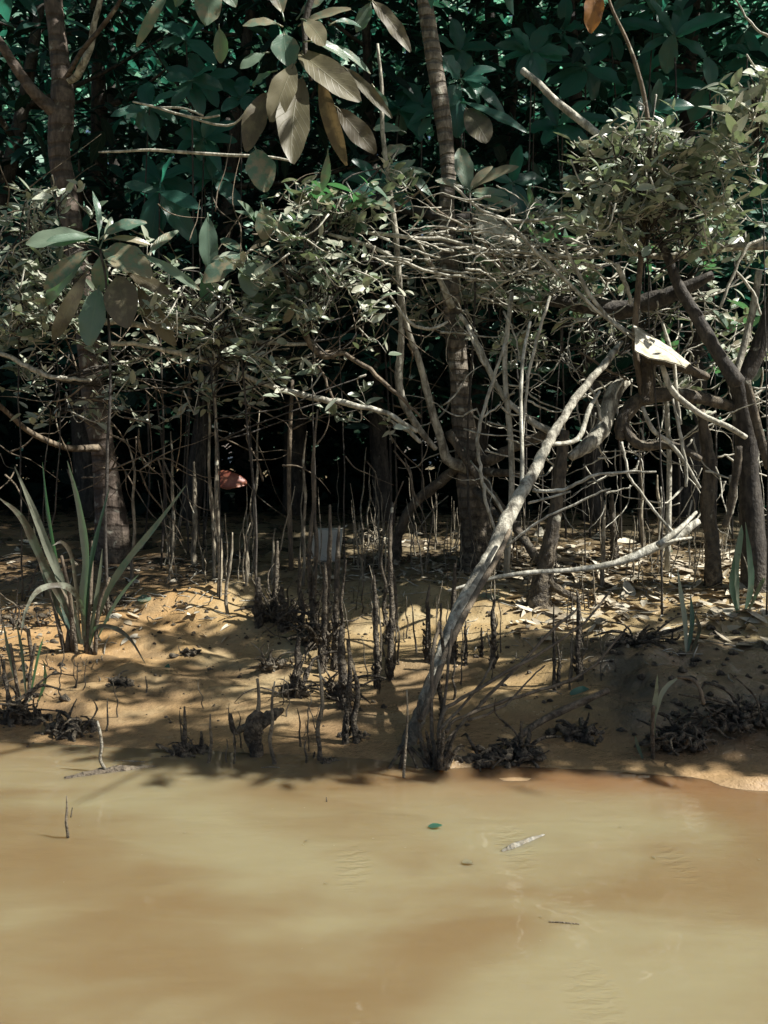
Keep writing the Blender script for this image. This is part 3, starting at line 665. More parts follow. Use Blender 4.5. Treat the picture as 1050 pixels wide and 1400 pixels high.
shrub('pale leaved shrub at the right edge under the sunlit crown', [[(1048, 560, 6), (1042, 300, 5), (1035, 200, 3)]], [(1030, 190, 40, 50, 13), (1035, 130, 24, 30, 5)], 4.0, .08)
shrub('shrub of small pale leaves crowding the left edge behind the large rosette', [[(30, 700, 6), (25, 500, 6), (30, 380, 5)], [(75, 700, 6), (80, 520, 5), (70, 400, 4)]],
      [(40, 350, 62, 48, 24), (30, 430, 52, 50, 20), (90, 430, 60, 40, 14), (150, 400, 45, 35, 7), (70, 290, 60, 22, 6)], 4.5, .062)
shrub('lower shrub of dull small leaves before the foot of the left tree', [[(60, 700, 5), (66, 600, 4), (80, 520, 3)]], [(50, 520, 50, 40, 6), (180, 500, 45, 30, 6), (165, 560, 40, 35, 4), (90, 560, 60, 40, 4), (260, 540, 50, 35, 4)], 4.6, .055)
shrub('shrub of bright small leaves in the dark middle, left of the slender stem', [[(430, 640, 5), (428, 520, 5), (430, 420, 4), (425, 330, 3)]],
      [(420, 330, 40, 42, 10), (440, 400, 40, 45, 10), (475, 290, 35, 28, 7), (410, 440, 35, 22, 4), (500, 455, 28, 14, 3), (505, 380, 35, 40, 5), (370, 370, 40, 40, 5), (545, 250, 35, 30, 3)], 4.3, .062)
shrub('shrub with scattered pale leaves strung along the left branches', [[(300, 640, 5), (290, 520, 4), (300, 460, 3)]],
      [(240, 430, 55, 35, 10), (310, 440, 55, 30, 10), (300, 480, 70, 25, 10), (370, 485, 45, 25, 6), (210, 380, 40, 30, 5), (360, 440, 40, 20, 4), (330, 530, 60, 30, 5), (430, 520, 60, 30, 5), (500, 560, 50, 30, 3)], 4.35, .060)
shrub('tangled pale leaved shrub behind the middle trunk', [[(665, 620, 5), (680, 480, 5), (690, 400, 4)]],
      [(660, 380, 65, 32, 16), (700, 400, 60, 35, 12), (740, 390, 45, 30, 7), (570, 390, 35, 50, 7), (600, 460, 45, 25, 3), (820, 330, 50, 25, 5), (650, 330, 60, 30, 6), (740, 320, 40, 25, 4)], 5.08, .066)
shrub('dim shrub of small leaves under the right limbs', [[(800, 640, 4), (805, 520, 4)]], [(800, 390, 45, 30, 6), (940, 440, 50, 40, 7), (1010, 330, 45, 40, 6), (850, 470, 60, 30, 4), (700, 470, 60, 35, 5), (940, 550, 60, 35, 4), (1020, 480, 40, 40, 5)], 4.75, .06)

shrub('shrub of mid sized dull leaves scattered through the middle foliage', [[(470, 640, 5), (465, 480, 4), (460, 350, 3)]], [(400, 300, 70, 50, 4), (470, 330, 60, 70, 4), (430, 430, 60, 50, 3), (540, 270, 30, 40, 2)], 4.5, .10, mat=L_BIG)
shrub('shrub of mid sized dull leaves scattered among the right limbs', [[(760, 640, 5), (765, 480, 4), (770, 350, 3)]], [(760, 440, 70, 50, 4), (960, 480, 70, 60, 4), (700, 330, 60, 40, 3), (960, 350, 70, 40, 3)], 4.7, .095, mat=L_BIG)
# bare tangle around the middle trunk
b = np.array([.62, 4.5, gz(.62, 4.5)])
o = thing('bare_shrub', b, 'tangled heap of bare curving twigs between the middle trunk and the right limbs', 'shrub')
m = MB()
limb(m, [(692, 785, 9), (700, 640, 8), (690, 500, 7), (700, 400, 6)], 4.5)
for k in range(175):
    x = rs.normal(700, 88); y = 352 + rs.normal(0, 36) + (x - 690) * .06; a = rs.normal(0, .5) + (math.pi if rs.rand() < .5 else 0); ln_ = rs.uniform(35, 110)
    pts = []; w = rs.uniform(2.0, 4.6)
    for i in range(5):
        pts.append((x, y, w * (1 - .20 * i))); a += rs.normal(0, .30); x += math.cos(a) * ln_ / 4; y += math.sin(a) * ln_ / 5
    d = rs.uniform(4.95, 5.3) if 570 < x < 680 and rs.rand() < .75 else rs.uniform(4.25, 4.8); limb(m, pts, d, d + rs.normal(0, .12), seg=5, per=3, wob=.004)
m.build('twigs', TWIG, o, b)
b = np.array([1.5, 4.7, gz(1.5, 4.7)])
o = thing('bare_shrub', b, 'loose bare twigs hanging through the right limbs above the roots', 'shrub')
m = MB(); limb(m, [(912, 780, 8), (915, 640, 7), (910, 520, 6)], 4.7)
for k in range(210):
    x = rs.uniform(600, 1060); y = rs.uniform(370, 690); a = rs.uniform(-.6, 2.6); ln_ = rs.uniform(30, 125)
    pts = []; w = rs.uniform(1.5, 3.8)
    for i in range(5):
        pts.append((x, y, w * (1 - .20 * i))); a += rs.normal(0, .36); x += math.cos(a) * ln_ / 4; y += math.sin(a) * ln_ / 4
    d = rs.uniform(4.3, 5.1); limb(m, pts, d, d + rs.normal(0, .15), seg=5, per=3, wob=.004)
m.build('twigs', TWIG, o, b)
b = np.array([-.5, 4.8, gz(-.5, 4.8)])
o = thing('bare_shrub', b, 'sparse thin twigs woven through the dark left foliage', 'shrub')
m = MB(); limb(m, [(398, 780, 7), (395, 640, 6), (400, 520, 5)], 4.8)
for k in range(170):
    x = rs.uniform(-20, 600); y = rs.uniform(260, 660); a = rs.normal(.2, .9); ln_ = rs.uniform(40, 150)
    pts = []; w = rs.uniform(1.6, 3.2)
    for i in range(5):
        pts.append((x, y, w * (1 - .20 * i))); a += rs.normal(0, .3); x += math.cos(a) * ln_ / 4; y += math.sin(a) * ln_ / 4
    d = rs.uniform(4.3, 5.0); limb(m, pts, d, d + rs.normal(0, .15), seg=5, per=3)
m.build('twigs', TWIG_D, o, b)

# ------------------------------------------------------------------ broad leaved saplings: leaves given by stalk end and tip
def broad(label, Y, stem, lv, mat=None, brown=(), name='broad_leaved_sapling', hang=False):
    """lv: (x0, y0, x1, y1, width px, depth change to tip, roll, curl)"""
    p = P(stem[0][0], stem[0][1], Y); b = p if hang else np.array([p[0], p[1], gz(p[0], p[1])])
    o = thing('hanging_branch' if hang else name, b, label, 'branch' if hang else 'sapling')
    ms = MB(); pts = list(stem) if hang else [(stem[0][0], 600 + (CAMH - b[2]) * F / Y + 8, stem[0][2])] + list(stem)
    limb(ms, [(x + rs.normal(0, 0 if i == len(pts) - 1 else 5), y, w * (1 if hang else .5)) for i, (x, y, w) in enumerate(pts)], Y, seg=7, wob=.004); ms.build('stem', BARK_D, o, b)
    g = MB(); w = MB()
    for i, (x0, y0, x1, y1, wd, dd, roll, curl) in enumerate(lv):
        tgt = w if i in brown else g
        y_0 = Y + rs.uniform(-.04, .04)
        a = P(x0, y0, y_0); e = P(x1, y1, y_0 + dd); d = e - a; L = np.linalg.norm(d)
        nr = np.array([math.sin(roll) * 1.0, -math.cos(roll), .55])
        leaves(tgt, a, d, nr, L * 1.03, wd / F * Y * 1.12, curl=curl + rs.uniform(-.03, .16), fold=rs.uniform(.08, .34), nu=7, nv=12, power=1.12 + rs.uniform(-.12, .22), wavy=rs.uniform(.04, .14))
        dn = d / L; cc = a - dn * .03
        tube(ms2 := MB(), [cc - np.array([0, 0, .01]), a, a + d * .1], [.004, .0035, .002], 5, 2, .05); tgt.v.append(ms2.v[0]); tgt.f.append(ms2.f[0] + tgt.n); tgt.n += len(ms2.v[0]); tgt.uv.append(ms2.uv[0] * 0 + [.5, .5]); tgt.rnd.append(ms2.rnd[0])
    if g.v: g.build('foliage', mat or L_BIG, o, b)
    if w.v: w.build('old_foliage', L_BROWN, o, b)
    return o
broad('broad leaved sapling with a big pale rosette in front of the left tree', 4.15, [(150, 700, 9), (146, 520, 8), (140, 400, 7), (137, 340, 7)], [
    (126, 326, 38, 318, 30, -.1, .2, .10), (126, 324, 73, 327, 17, -.15, -.1, .1), (120, 344, 58, 381, 20, -.1, .9, .2), (144, 342, 202, 362, 38, -.12, -.1, .1),
    (144, 320, 192, 293, 18, .02, .2, .2), (150, 326, 203, 322, 11, .05, .2, .1), (118, 372, 76, 458, 20, -.08, .4, .15), (134, 395, 120, 462, 33, -.1, .0, .1),
    (160, 378, 174, 438, 42, -.1, -.2, .15), (188, 392, 226, 466, 24, -.06, -.4, .15), (172, 368, 224, 402, 18, -.05, -.5, .2), (138, 350, 134, 396, 22, 0, .1, .1),
    (118, 350, 50, 412, 20, .05, .6, .15), (135, 322, 141, 262, 10, .05, 1.0, .1), (196, 348, 268, 384, 12, -.08, -.9, .1), (140, 330, 158, 296, 8, .05, 1.1, .1), (205, 345, 240, 310, 14, .1, 0, .1)], brown=(8, 9, 10, 6))
broad('broad leaved sapling with a few drooping leaves right of the left rosette', 4.3, [(345, 700, 7), (340, 480, 6), (336, 348, 6)], [
    (330, 347, 284, 380, 26, -.1, .3, .1), (338, 352, 342, 398, 28, -.08, -.1, .1), (284, 296, 286, 360, 25, -.05, .1, .1), (276, 378, 288, 412, 20, .05, .2, .1), (332, 345, 300, 325, 16, .05, .2, .1),
    (340, 345, 372, 318, 14, .05, -.2, .15), (345, 350, 378, 372, 16, -.06, -.3, .1), (360, 282, 366, 325, 24, 0, 0, .1), (378, 300, 392, 330, 18, 0, -.2, .1)], brown=(5,))
broad('leafy branch with big brown hanging leaves at top centre', 3.9, [(600, -190, 14), (520, -120, 12), (450, -50, 10), (418, 10, 9), (410, 48, 8), (425, 110, 5)], [
    (388, 46, 388, 80.4, 34.4, -0.08, 0, 0.08), (416, 27, 446.96, 51.08, 24.94, -0.08, -0.2, 0.1), (416, 30, 474.48, 9.36, 16.34, -0.05, 0.3, 0.15), (378, 32, 335, 23.4, 15.48, -0.05, 0.1, 0.15), (386, 18, 373.96, -18.12, 24.08, 0.02, 0.1, 0.05),
    (412, 18, 446.4, -12.96, 18.92, 0, 0.1, 0.1), (410, 72, 477.08, 123.6, 39.56, -0.12, -0.2, 0.1), (470, 92, 528.48, 143.6, 14.62, -0.1, -0.4, 0.25), (402, 88, 371.04, 151.64, 32.68, -0.1, 0.2, 0.08), (412, 108, 379.32, 209.48, 41.28, -0.12, 0.3, 0.08),
    (366, 128, 328.16, 191.64, 29.24, -0.08, 0.3, 0.1), (438, 104, 462.08, 222.68, 22.36, 0.05, -0.4, 0.1), (462, 148, 506.72, 201.32, 28.38, -0.05, -0.3, 0.1), (350, 205, 362.04, 254.02, 36.12, -0.04, 0.1, 0.1), (362, 72, 331.04, 87.48, 16.34, -0.06, 0.2, 0.2),
    (424, 56, 479.04, 64.6, 17.2, 0.02, 0, 0.3), (448, 210, 446.28, 259.88, 12.04, 0.05, 0.2, 0.1), (372, 98, 344.48, 116.92, 15.48, 0.05, 0.2, 0.1), (300, 40, 305.16, 84.72, 18.92, 0.05, 0.1, 0.05), (458, 30, 494.12, 23.12, 12.04, 0.05, 0.2, 0.2), (452, 60, 510.48, 90.96, 13.76, 0.06, 0.1, 0.2)], hang=True, brown=(6, 7, 8, 9, 10, 11, 12))
broad('branch holding one round pale leaf high at the top left of centre', 3.7, [(330, -160, 8), (300, -90, 6), (290, -24, 5)], [(288, -24, 281, 30, 34, -.05, .1, .06), (300, -20, 322, 4, 20, 0, -.1, .1), (262, -30, 236, 0, 18, 0, .3, .2), (232, -16, 188, 48, 14, -.05, .6, .3)], hang=True)
broad('bright green broad leaved sapling just right of the middle trunk', 5.0, [(640, 640, 7), (634, 300, 6), (631, 110, 5)], [
    (629, 108, 605, 77, 28, -.08, .1, .1), (634, 105, 670, 82, 16, -.05, .2, .25), (634, 108, 692, 134, 18, -.1, .1, .25), (632, 108, 668, 106, 14, -.06, -.1, .1), (638, 148, 668, 190, 32, -.12, -.2, .08),
    (636, 140, 718, 170, 16, -.1, .1, .1), (628, 116, 606, 148, 24, -.06, .3, .1), (630, 132, 620, 178, 26, -.05, .2, .1), (600, 148, 556, 158, 16, 0, .1, .2), (632, 122, 660, 134, 22, .05, 0, .2), (590, 160, 570, 182, 14, 0, 0, .1)], mat=L_GREEN, brown=(4,))
broad('olive rosette of upright leaves beside the middle trunk above the tangle', 4.7, [(648, 640, 7), (646, 400, 6), (642, 262, 6)], [
    (641, 260, 624, 206, 26, .0, .1, -.05), (644, 258, 664, 222, 11, -.02, 0, .1), (645, 258, 698, 216, 17, -.05, -.2, .1), (645, 262, 690, 260, 14, -.08, 0, .1), (646, 266, 706, 276, 13, -.1, .1, .2),
    (638, 258, 600, 240, 12, -.05, 0, .1), (590, 268, 552, 226, 16, -.08, .1, .1), (586, 238, 555, 228, 14, -.1, 0, .1), (548, 178, 512, 172, 16, 0, .1, .1), (556, 200, 524, 212, 20, 0, .1, .1)])
broad('branch with long leaves hanging into the frame beside the middle trunk top', 4.0, [(560, -150, 8), (525, -70, 6), (508, -5, 5)], [(510, 2, 562, 56, 20, -.05, -.3, .15), (506, 5, 490, 42, 18, 0, .2, .1), (500, -10, 530, -40, 18, 0, 0, .1), (512, 120, 528, 152, 14, 0, 0, .1)], hang=True, brown=(0,))
broad('branch whose one orange brown leaf hangs into the top edge', 3.8, [(880, -150, 8), (840, -70, 6), (820, -14, 4)], [(814, -20, 811, 40, 25, 0, .1, .03), (826, -10, 850, -40, 20, 0, 0, .1)], hang=True, mat=L_ORANGE)
for lab, Y, cx, cy, lv in (
    ('dark teal rosette of long upright leaves in the upper right shade', 5.6, 922, 48, [(0, 0, -62, -24, 18), (0, 0, 18, -58, 22), (2, 2, 62, -34, 22), (-4, 4, -34, 6, 12), (4, 6, 40, 20, 16), (-2, 0, -14, 42, 22), (0, 0, -24, -44, 14)]),
    ('dim green pair of broad leaves below the top edge, left of the vine', 5.8, 770, 42, [(0, 0, -22, -6, 18), (0, 0, 22, -8, 20), (0, 4, -16, 40, 24), (2, 6, 30, 24, 20), (0, 0, 4, -40, 18)]),
    ('dim rosette in the shade between vine and middle trunk', 5.8, 800, 92, [(0, 0, -52, -14, 20), (0, 0, 30, -28, 18), (0, 0, 44, 14, 20), (-2, 4, -18, 34, 24), (2, 4, 16, 34, 22), (0, 0, -40, 20, 16)]),
    ('dim rosette low in the shade above the sunlit shrub', 5.6, 842, 168, [(0, 0, -56, -20, 16), (0, 0, 60, -26, 16), (0, 0, 36, 20, 18), (0, 0, -30, 22, 18), (0, 0, 10, -34, 16)]),
    ('dim rosette of broad leaves at the far upper right', 5.8, 970, 120, [(0, 0, -44, -14, 20), (0, 0, 44, -22, 18), (-4, 4, -20, 36, 26), (4, 6, 26, 34, 20), (0, 0, 4, -36, 20)]),
    ('dark green sapling in the shade left of the top centre leaves', 5.3, 262, 110, [(0, 0, -30, -6, 18), (0, 0, 36, 6, 24), (0, 0, 24, -22, 16), (0, 4, 14, 34, 18), (0, 0, -22, 24, 16)]),
    ('dark green sapling behind the left rosettes', 5.0, 218, 262, [(0, 0, -12, 50, 30), (0, 0, 40, 10, 20), (0, 0, 8, -40, 18), (0, 0, -40, -10, 16), (4, 4, 36, 54, 26)]),
    ('dim green sapling behind the top centre hanging leaves', 5.0, 520, 250, [(0, 0, -36, 20, 20), (0, 0, 26, -36, 18), (0, 0, 30, 24, 20), (0, 0, -20, -30, 18), (-6, 2, -44, -10, 16)]),
    ('dark sapling with hanging leaves under the top right vine', 5.2, 700, 250, [(0, 0, -34, -18, 20), (0, 0, 40, -10, 20), (0, 0, 16, 36, 22), (0, 0, -24, 30, 20), (0, 0, 8, -40, 16)])):
    broad(lab, Y, [(cx + 6, 640, 6), (cx + 4, (cy + 600) / 2, 5), (cx, cy, 5)], [(cx + a, cy + c, cx + d * 1.15, cy + e * 1.15, w * 1.1, rs.uniform(-.2, .05), rs.uniform(-.3, .3), rs.uniform(.05, .25)) for a, c, d, e, w in lv], mat=L_GREEN)

for i in range(20):
    cx, cy = ((rs.uniform(545, 1050), rs.uniform(5, 215)) if i < 13 else (rs.uniform(190, 330), rs.uniform(40, 290)))
    Y = rs.uniform(5.3, 6.3); n = rs.randint(5, 9); a0 = rs.uniform(0, 6.28)
    lv = []
    for k in range(n):
        a = a0 + k * 2.4; q = rs.uniform(30, 58); lv.append((cx, cy, cx + math.cos(a) * q, cy + math.sin(a) * q * .75 - 6, rs.uniform(14, 24), rs.uniform(-.2, .1), rs.uniform(-.4, .4), rs.uniform(.05, .3)))
    o = broad('dim green rosette of broad leaves in the deep shade of the forest', Y, [(cx + rs.uniform(-20, 20), 640, 5), (cx + rs.uniform(-15, 15), (cy + 600) / 2, 4), (cx, cy, 4)], lv, mat=L_GREEN)
    o['group'] = 'dim rosettes in the shade of the forest'

# ------------------------------------------------------------------ strap leaved plants
def strap(label, base, blades, name='strap_leaved_plant', stems=()):
    b = G(*base); Y = b[1]
    o = thing(name, b, label, 'plant')
    g = MB(); h = MB(); s_ = MB()
    for mt_, wd, dd, pts in blades:
        n = len(pts); dep = np.linspace(Y, Y + dd, n)
        ribbon(g if mt_ == 'g' else h, [P(x, y, d) for (x, y), d in zip(pts, dep)], wd * .52 / F * Y, [rs.normal(0, .35), -1, .35], fold=.25)
    for pts in stems: limb(s_, pts, Y, Y + rs.uniform(-.1, .1), seg=6)
    if h.v: h.build('foliage', L_STRAP, o, b)
    if g.v: g.build('green_foliage', L_STRAPG, o, b)
    if s_.v: s_.build('stem', TWIG_D, o, b)
    return o
strap('tall clump of spotted grey green strap leaves on the left bank', (105, 890), [
    ('p', 21, -.1, [(108, 880), (90, 830), (62, 775), (42, 730), (25, 702), (-2, 680)]),
    ('p', 21, -.05, [(112, 880), (95, 820), (68, 755), (45, 695), (20, 638)]),
    ('p', 23, -.02, [(116, 885), (114, 820), (118, 760), (108, 690), (92, 630)]),
    ('g', 14, .05, [(116, 885), (120, 800), (132, 735), (150, 666)]),
    ('g', 17, -.05, [(122, 885), (142, 820), (170, 772), (212, 720), (254, 664)]),
    ('g', 15, .12, [(100, 870), (80, 780), (66, 700), (58, 632)]),
    ('p', 15, -.25, [(116, 880), (112, 830), (98, 806), (78, 800), (52, 808), (36, 834), (28, 872)]),
    ('p', 11, -.2, [(122, 890), (126, 866), (138, 856), (160, 860), (180, 876), (199, 908)]),
    ('p', 10, -.1, [(110, 870), (100, 770), (86, 742), (72, 746)]),
    ('p', 9, -.1, [(130, 880), (152, 835), (172, 805), (191, 784)]),
    ('g', 11, .08, [(100, 880), (88, 840), (78, 790), (70, 740)]),
    ('g', 10, 0, [(120, 888), (128, 840), (136, 790), (140, 750)]),
    ('p', 12, .15, [(98, 870), (74, 820), (56, 770), (46, 720)])],
    stems=[[(100, 890, 7), (96, 820, 6), (84, 760, 4)], [(118, 895, 7), (124, 800, 6), (126, 740, 4)], [(105, 970, 6), (108, 930, 6), (95, 830, 5), (68, 790, 4)], [(50, 990, 7), (46, 920, 7), (38, 860, 5)], [(88, 890, 6), (72, 820, 5), (60, 770, 3)], [(130, 900, 6), (135, 830, 5), (150, 790, 3)], [(124, 898, 9), (120, 830, 7)], [(92, 890, 9), (100, 830, 7)]])
strap('low strap leaved plant with bent stalk at the left end of the bank', (40, 960), [
    ('p', 10, -.1, [(40, 960), (52, 900), (60, 870)]), ('p', 9, -.1, [(52, 960), (62, 930), (60, 905)]), ('g', 9, 0, [(30, 960), (14, 900), (4, 850)]), ('g', 8, 0, [(36, 955), (30, 890), (22, 850)])],
    stems=[[(28, 985, 5), (22, 930, 5), (14, 880, 4)], [(55, 1000, 5), (40, 940, 5), (48, 880, 4)]])
strap('single tall half lit strap leaf on the littered right bank', (937, 893), [('p', 15, .0, [(938, 893), (936, 850), (931, 815), (926, 776)]), ('g', 12, .05, [(940, 893), (946, 850), (944, 812)]), ('p', 9, -.05, [(944, 893), (956, 862), (950, 838)])])
strap('dark green strap leaves at the foot of the right tree', (1015, 838), [('g', 20, .02, [(1018, 838), (1026, 800), (1024, 760), (1019, 714)]), ('p', 16, .05, [(1010, 838), (1006, 780), (1012, 735), (1014, 718)]), ('g', 16, -.02, [(1008, 838), (1000, 800), (1004, 760)]), ('p', 10, -.05, [(1022, 838), (1040, 800), (1046, 790)])])
strap('wilted grey plant with two folded leaves over the dark right bank', (893, 1037), [('p', 13, -.02, [(893, 1037), (893, 985), (897, 950), (899, 922)]), ('p', 12, .02, [(895, 985), (903, 952), (914, 936), (930, 925)]), ('g', 9, 0, [(880, 1040), (872, 1020), (868, 1005)])],
    stems=[[(893, 1037, 6), (892, 1000, 6), (893, 965, 5)], [(926, 926, 4), (945, 928, 5), (956, 940, 5), (962, 962, 6)]])

# ------------------------------------------------------------------ breathing roots
def root_mesh(h, r, muddy=0., lean=0., knob=.16, twin=False):
    m = MB()
    for k in range(2 if twin else 1):
        hh = h * (1 - .25 * k); ox = k * r * 2.6
        n = 6; z = np.linspace(-.04, hh, n)
        a = rs.uniform(0, 6.28)
        bend = lean * hh * (np.linspace(0, 1, n) ** 1.6)
        pts = np.column_stack([ox + np.cos(a) * bend + rs.normal(0, .0022 + hh * .010, n), np.sin(a) * bend + rs.normal(0, .002, n), z])
        rad = r * np.array([1.25, 1.1, 1, .92, .75, .38])
        tube(m, pts, rad, 7, 5, knob)
    if muddy:
        for i in range(int(12 + 46 * muddy)):
            a = rs.uniform(0, 6.28); zz = rs.uniform(-.01, h * .6) * rs.uniform(.3, 1); q = min(r, .013) * rs.uniform(.3, .95)
            c = np.array([math.cos(a) * r * rs.uniform(.6, 1.15), math.sin(a) * r * rs.uniform(.6, 1.15), zz]); o_ = np.array([math.cos(a), math.sin(a), 0]) * q
            tube(m, [c, c + o_ * .5 + rs.normal(0, q * .3, 3) + [0, 0, q], c + o_ * rs.uniform(0, 1.6) + rs.normal(0, q * .5, 3) + [0, 0, q * rs.uniform(1.6, 3.4)]], [q * .6, q * .55, q * .15], 5, 2, .45)
    return m
def root(px, yt, yb, w, label, muddy=0., mat=None, lean=.05, twin=False, group=None, cat='root'):
    b = G(px, yb); Y = b[1]; h = (yb - yt) / F * Y
    m = root_mesh(h, w * .88 / 2 / F * Y, muddy, lean, .16 + .1 * (muddy > 0), twin)
    o = m.build('breathing_root', mat or (ROOTMUD if muddy else ROOTM), None, np.zeros(3)); o.location = b
    o.rotation_euler.z = rs.uniform(0, 6.28) if not twin else 0
    return tag(o, label, cat, group)
W_ = 'roots standing in the water'
for px, yt, yb, w, lab in (
    (288, 977, 1050, 5.5, 'straight breathing root at the waterline left of the muddy stump'), (372, 934, 1052, 6, 'tall pale breathing root at the waterline just right of the muddy stump'),
    (417, 1012, 1050, 4, 'short thin breathing root in the shallows left of the tall single one'), (435, 903, 1042, 7, 'tall dark breathing root with a small clump at its foot by the waterline'),
    (91, 1088, 1157, 4.5, 'lone breathing root standing out in open water at the left'), (97, 1104, 1128, 2.6, 'tiny root tip beside the lone root in open water'),
    (447, 1090, 1106, 3.2, 'tiny root tip just breaking the open water below the bank'), (553, 945, 1072, 4.5, 'thin pale breathing root before the foot of the leaning trunk'),
    (310, 1010, 1050, 3, 'short thin root left of the muddy stump in the shallows'), (320, 1000, 1052, 3, 'thin root touching the left side of the muddy stump'),
    (237, 1022, 1040, 3, 'stubby root beside the peaked root clump'), (147, 955, 1000, 3, 'short thin root on the wet mud below the strap leaves'), (200, 925, 947, 3, 'tiny root on the bare mud right of the strap leaves')):
    root(px, yt, yb, w, lab, mat=ROOTM, group=W_ if yb > 1030 else None, lean=.03)
for px, yt, yb, w, mu, lab in (
    (405, 872, 952, 13, .9, 'thick mud caked breathing root stub, leftmost of the central row'), (470, 856, 968, 15, 1., 'thick mud caked root bundle at the low end of the central cluster'),
    (446, 690, 905, 9, .5, 'tall mud streaked root in the middle of the central cluster'), (424, 560, 880, 7, .4, 'tallest breathing root of the central cluster'), (457, 720, 915, 10, .7, 'tall rough root right of the middle of the central cluster'),
    (432, 650, 885, 7, .4, 'tall thin root pressed against the tallest central one'), (474, 875, 1016, 10, .3, 'dark smooth double root at the front of the central cluster'), (440, 770, 920, 10, .9, 'lumpy mud caked root inside the central cluster'),
    (412, 760, 870, 8, .4, 'rough root on the left side of the central cluster'), (468, 765, 900, 6, .2, 'slim root on the right side of the central cluster'), (516, 786, 940, 9, .6, 'dark knobbly root standing apart right of the central cluster'),
    (534, 688, 930, 9, .4, 'tall grey root next to the dark knobbly one'), (541, 720, 905, 5, .1, 'slim root behind the tall grey one right of the cluster'), (583, 800, 905, 8, .3, 'dark pointed root left of the leaning trunk shadow'),
    (588, 830, 900, 5, 0, 'thin pointed root beside the dark one left of the leaning trunk'), (603, 825, 985, 7, .1, 'rough pointed root touching the leaning trunk'), (620, 770, 905, 10, .2, 'dark straight root behind the leaning trunk'),
    (636, 850, 908, 6, .1, 'short pointed root right of the leaning trunk'), (658, 858, 898, 5, .2, 'twisted little dark root on the sunlit mud'), (674, 820, 913, 9, .1, 'dark straight root alone on the sunlit mud'),
    (620, 900, 956, 4, 0, 'thin root below the short one right of the leaning trunk'), (758, 826, 945, 5, .2, 'slim dark root with a forked foot on the right mud'), (764, 870, 940, 5, .2, 'short dark root beside the slim forked one'),
    (781, 870, 932, 4, 0, 'thin root between the two dark right roots'), (790, 808, 930, 9, .2, 'dark sturdy root on the right mud, its top broken flat'), (388, 800, 862, 14, 1., 'dark lump of caked roots behind the central row'),
    (355, 790, 855, 13, 1., 'dark caked root lump on the left side of the mud crest'), (375, 740, 850, 9, .8, 'rough dark root behind the caked lumps'), (528, 740, 880, 6, .2, 'slim upright root between the knobbly and grey ones')):
    root(px, yt, yb, w, lab, mu, twin=(px == 474), lean=.04)
for px, yt, yb, w, lab in (
    (300, 478, 815, 6.5, 'very tall pale breathing root rising into the dark at left'), (292, 520, 790, 5, 'tall pale root just left of the very tall one'), (266, 632, 770, 8, 'smooth greenish root left of the tall pale pair'),
    (240, 590, 772, 5, 'knobbly thin root left of the smooth greenish one'), (313, 728, 838, 5, 'short pale root in front of the tall pale pair'), (336, 715, 800, 4, 'thin root right of the tall pale pair'), (348, 560, 770, 4, 'tall faint root standing in the dark right of the red litter'),
    (372, 722, 790, 4, 'short pale root left of the pale block'), (414, 590, 800, 5, 'tall faint root left of the pale block'), (182, 600, 800, 5, 'crooked thin root before the left tree'), (823, 690, 800, 7, 'pale straight root before the littered right bank'),
    (880, 620, 750, 5, 'tall thin pale root among the right bank roots'), (902, 650, 755, 6, 'sturdy pale root right of the thin tall one'), (1016, 648, 760, 6, 'grey root beside the right tree foot'), (840, 675, 770, 10, 'rough mud caked root in the middle of the right bank')):
    root(px, yt, yb, w, lab, mat=ROOTM if 'mud caked' not in lab else ROOTMUD, muddy=.6 if 'mud caked' in lab else 0, lean=.04)
# the crowd behind: a dozen shapes, copied with obj.copy()
protos = []
for k in range(12):
    h = 1.0
    m = MB(); n = 6; z = np.linspace(-.05, 1, n); ln_ = rs.uniform(0, .16); a = rs.uniform(0, 6.28); bd = ln_ * np.linspace(0, 1, n) ** 1.7
    pts = np.column_stack([np.cos(a) * bd + rs.normal(0, .028, n), np.sin(a) * bd + rs.normal(0, .028, n), z])
    tube(m, pts, .021 * rs.uniform(.8, 1.3) * np.array([1.35, 1.15, 1, .9, .75, .35]), 7, 5, .2)
    protos.append(m)
zones = (
    ('thin grey breathing root in the crowd before the dark left hollow', 'breathing roots of the left hollow', 46, (225, 530), (745, 800), (45, 150), ROOTM),
    ('thin pale breathing root among the dead leaves of the right bank', 'breathing roots of the littered right bank', 54, (690, 1050), (728, 815), (35, 115), ROOTM),
    ('thin breathing root on the crest around the middle trunk', 'breathing roots around the middle trunk', 44, (480, 700), (735, 800), (45, 140), ROOTM),
    ('dark breathing root far back in the shade of the mangroves', 'breathing roots far back in the shade', 16, (180, 1050), (700, 728), (40, 95), ROOTM),
    ('dark stubby root in the weedy shade of the left bank', 'roots of the weedy left bank', 20, (0, 150), (800, 985), (22, 70), ROOTMUD),
    ('low dark root stub on the crest of the bank', 'root stubs on the crest', 16, (480, 900), (800, 880), (18, 60), ROOTMUD),
    ('thin pointed root on the open face of the bank', 'roots on the open face of the bank', 40, (480, 900), (815, 945), (40, 120), ROOTM),
    ('short slender root on the wet mud above the waterline', 'roots on the wet mud above the waterline', 14, (150, 560), (935, 1030), (25, 75), ROOTM))
pm = {}
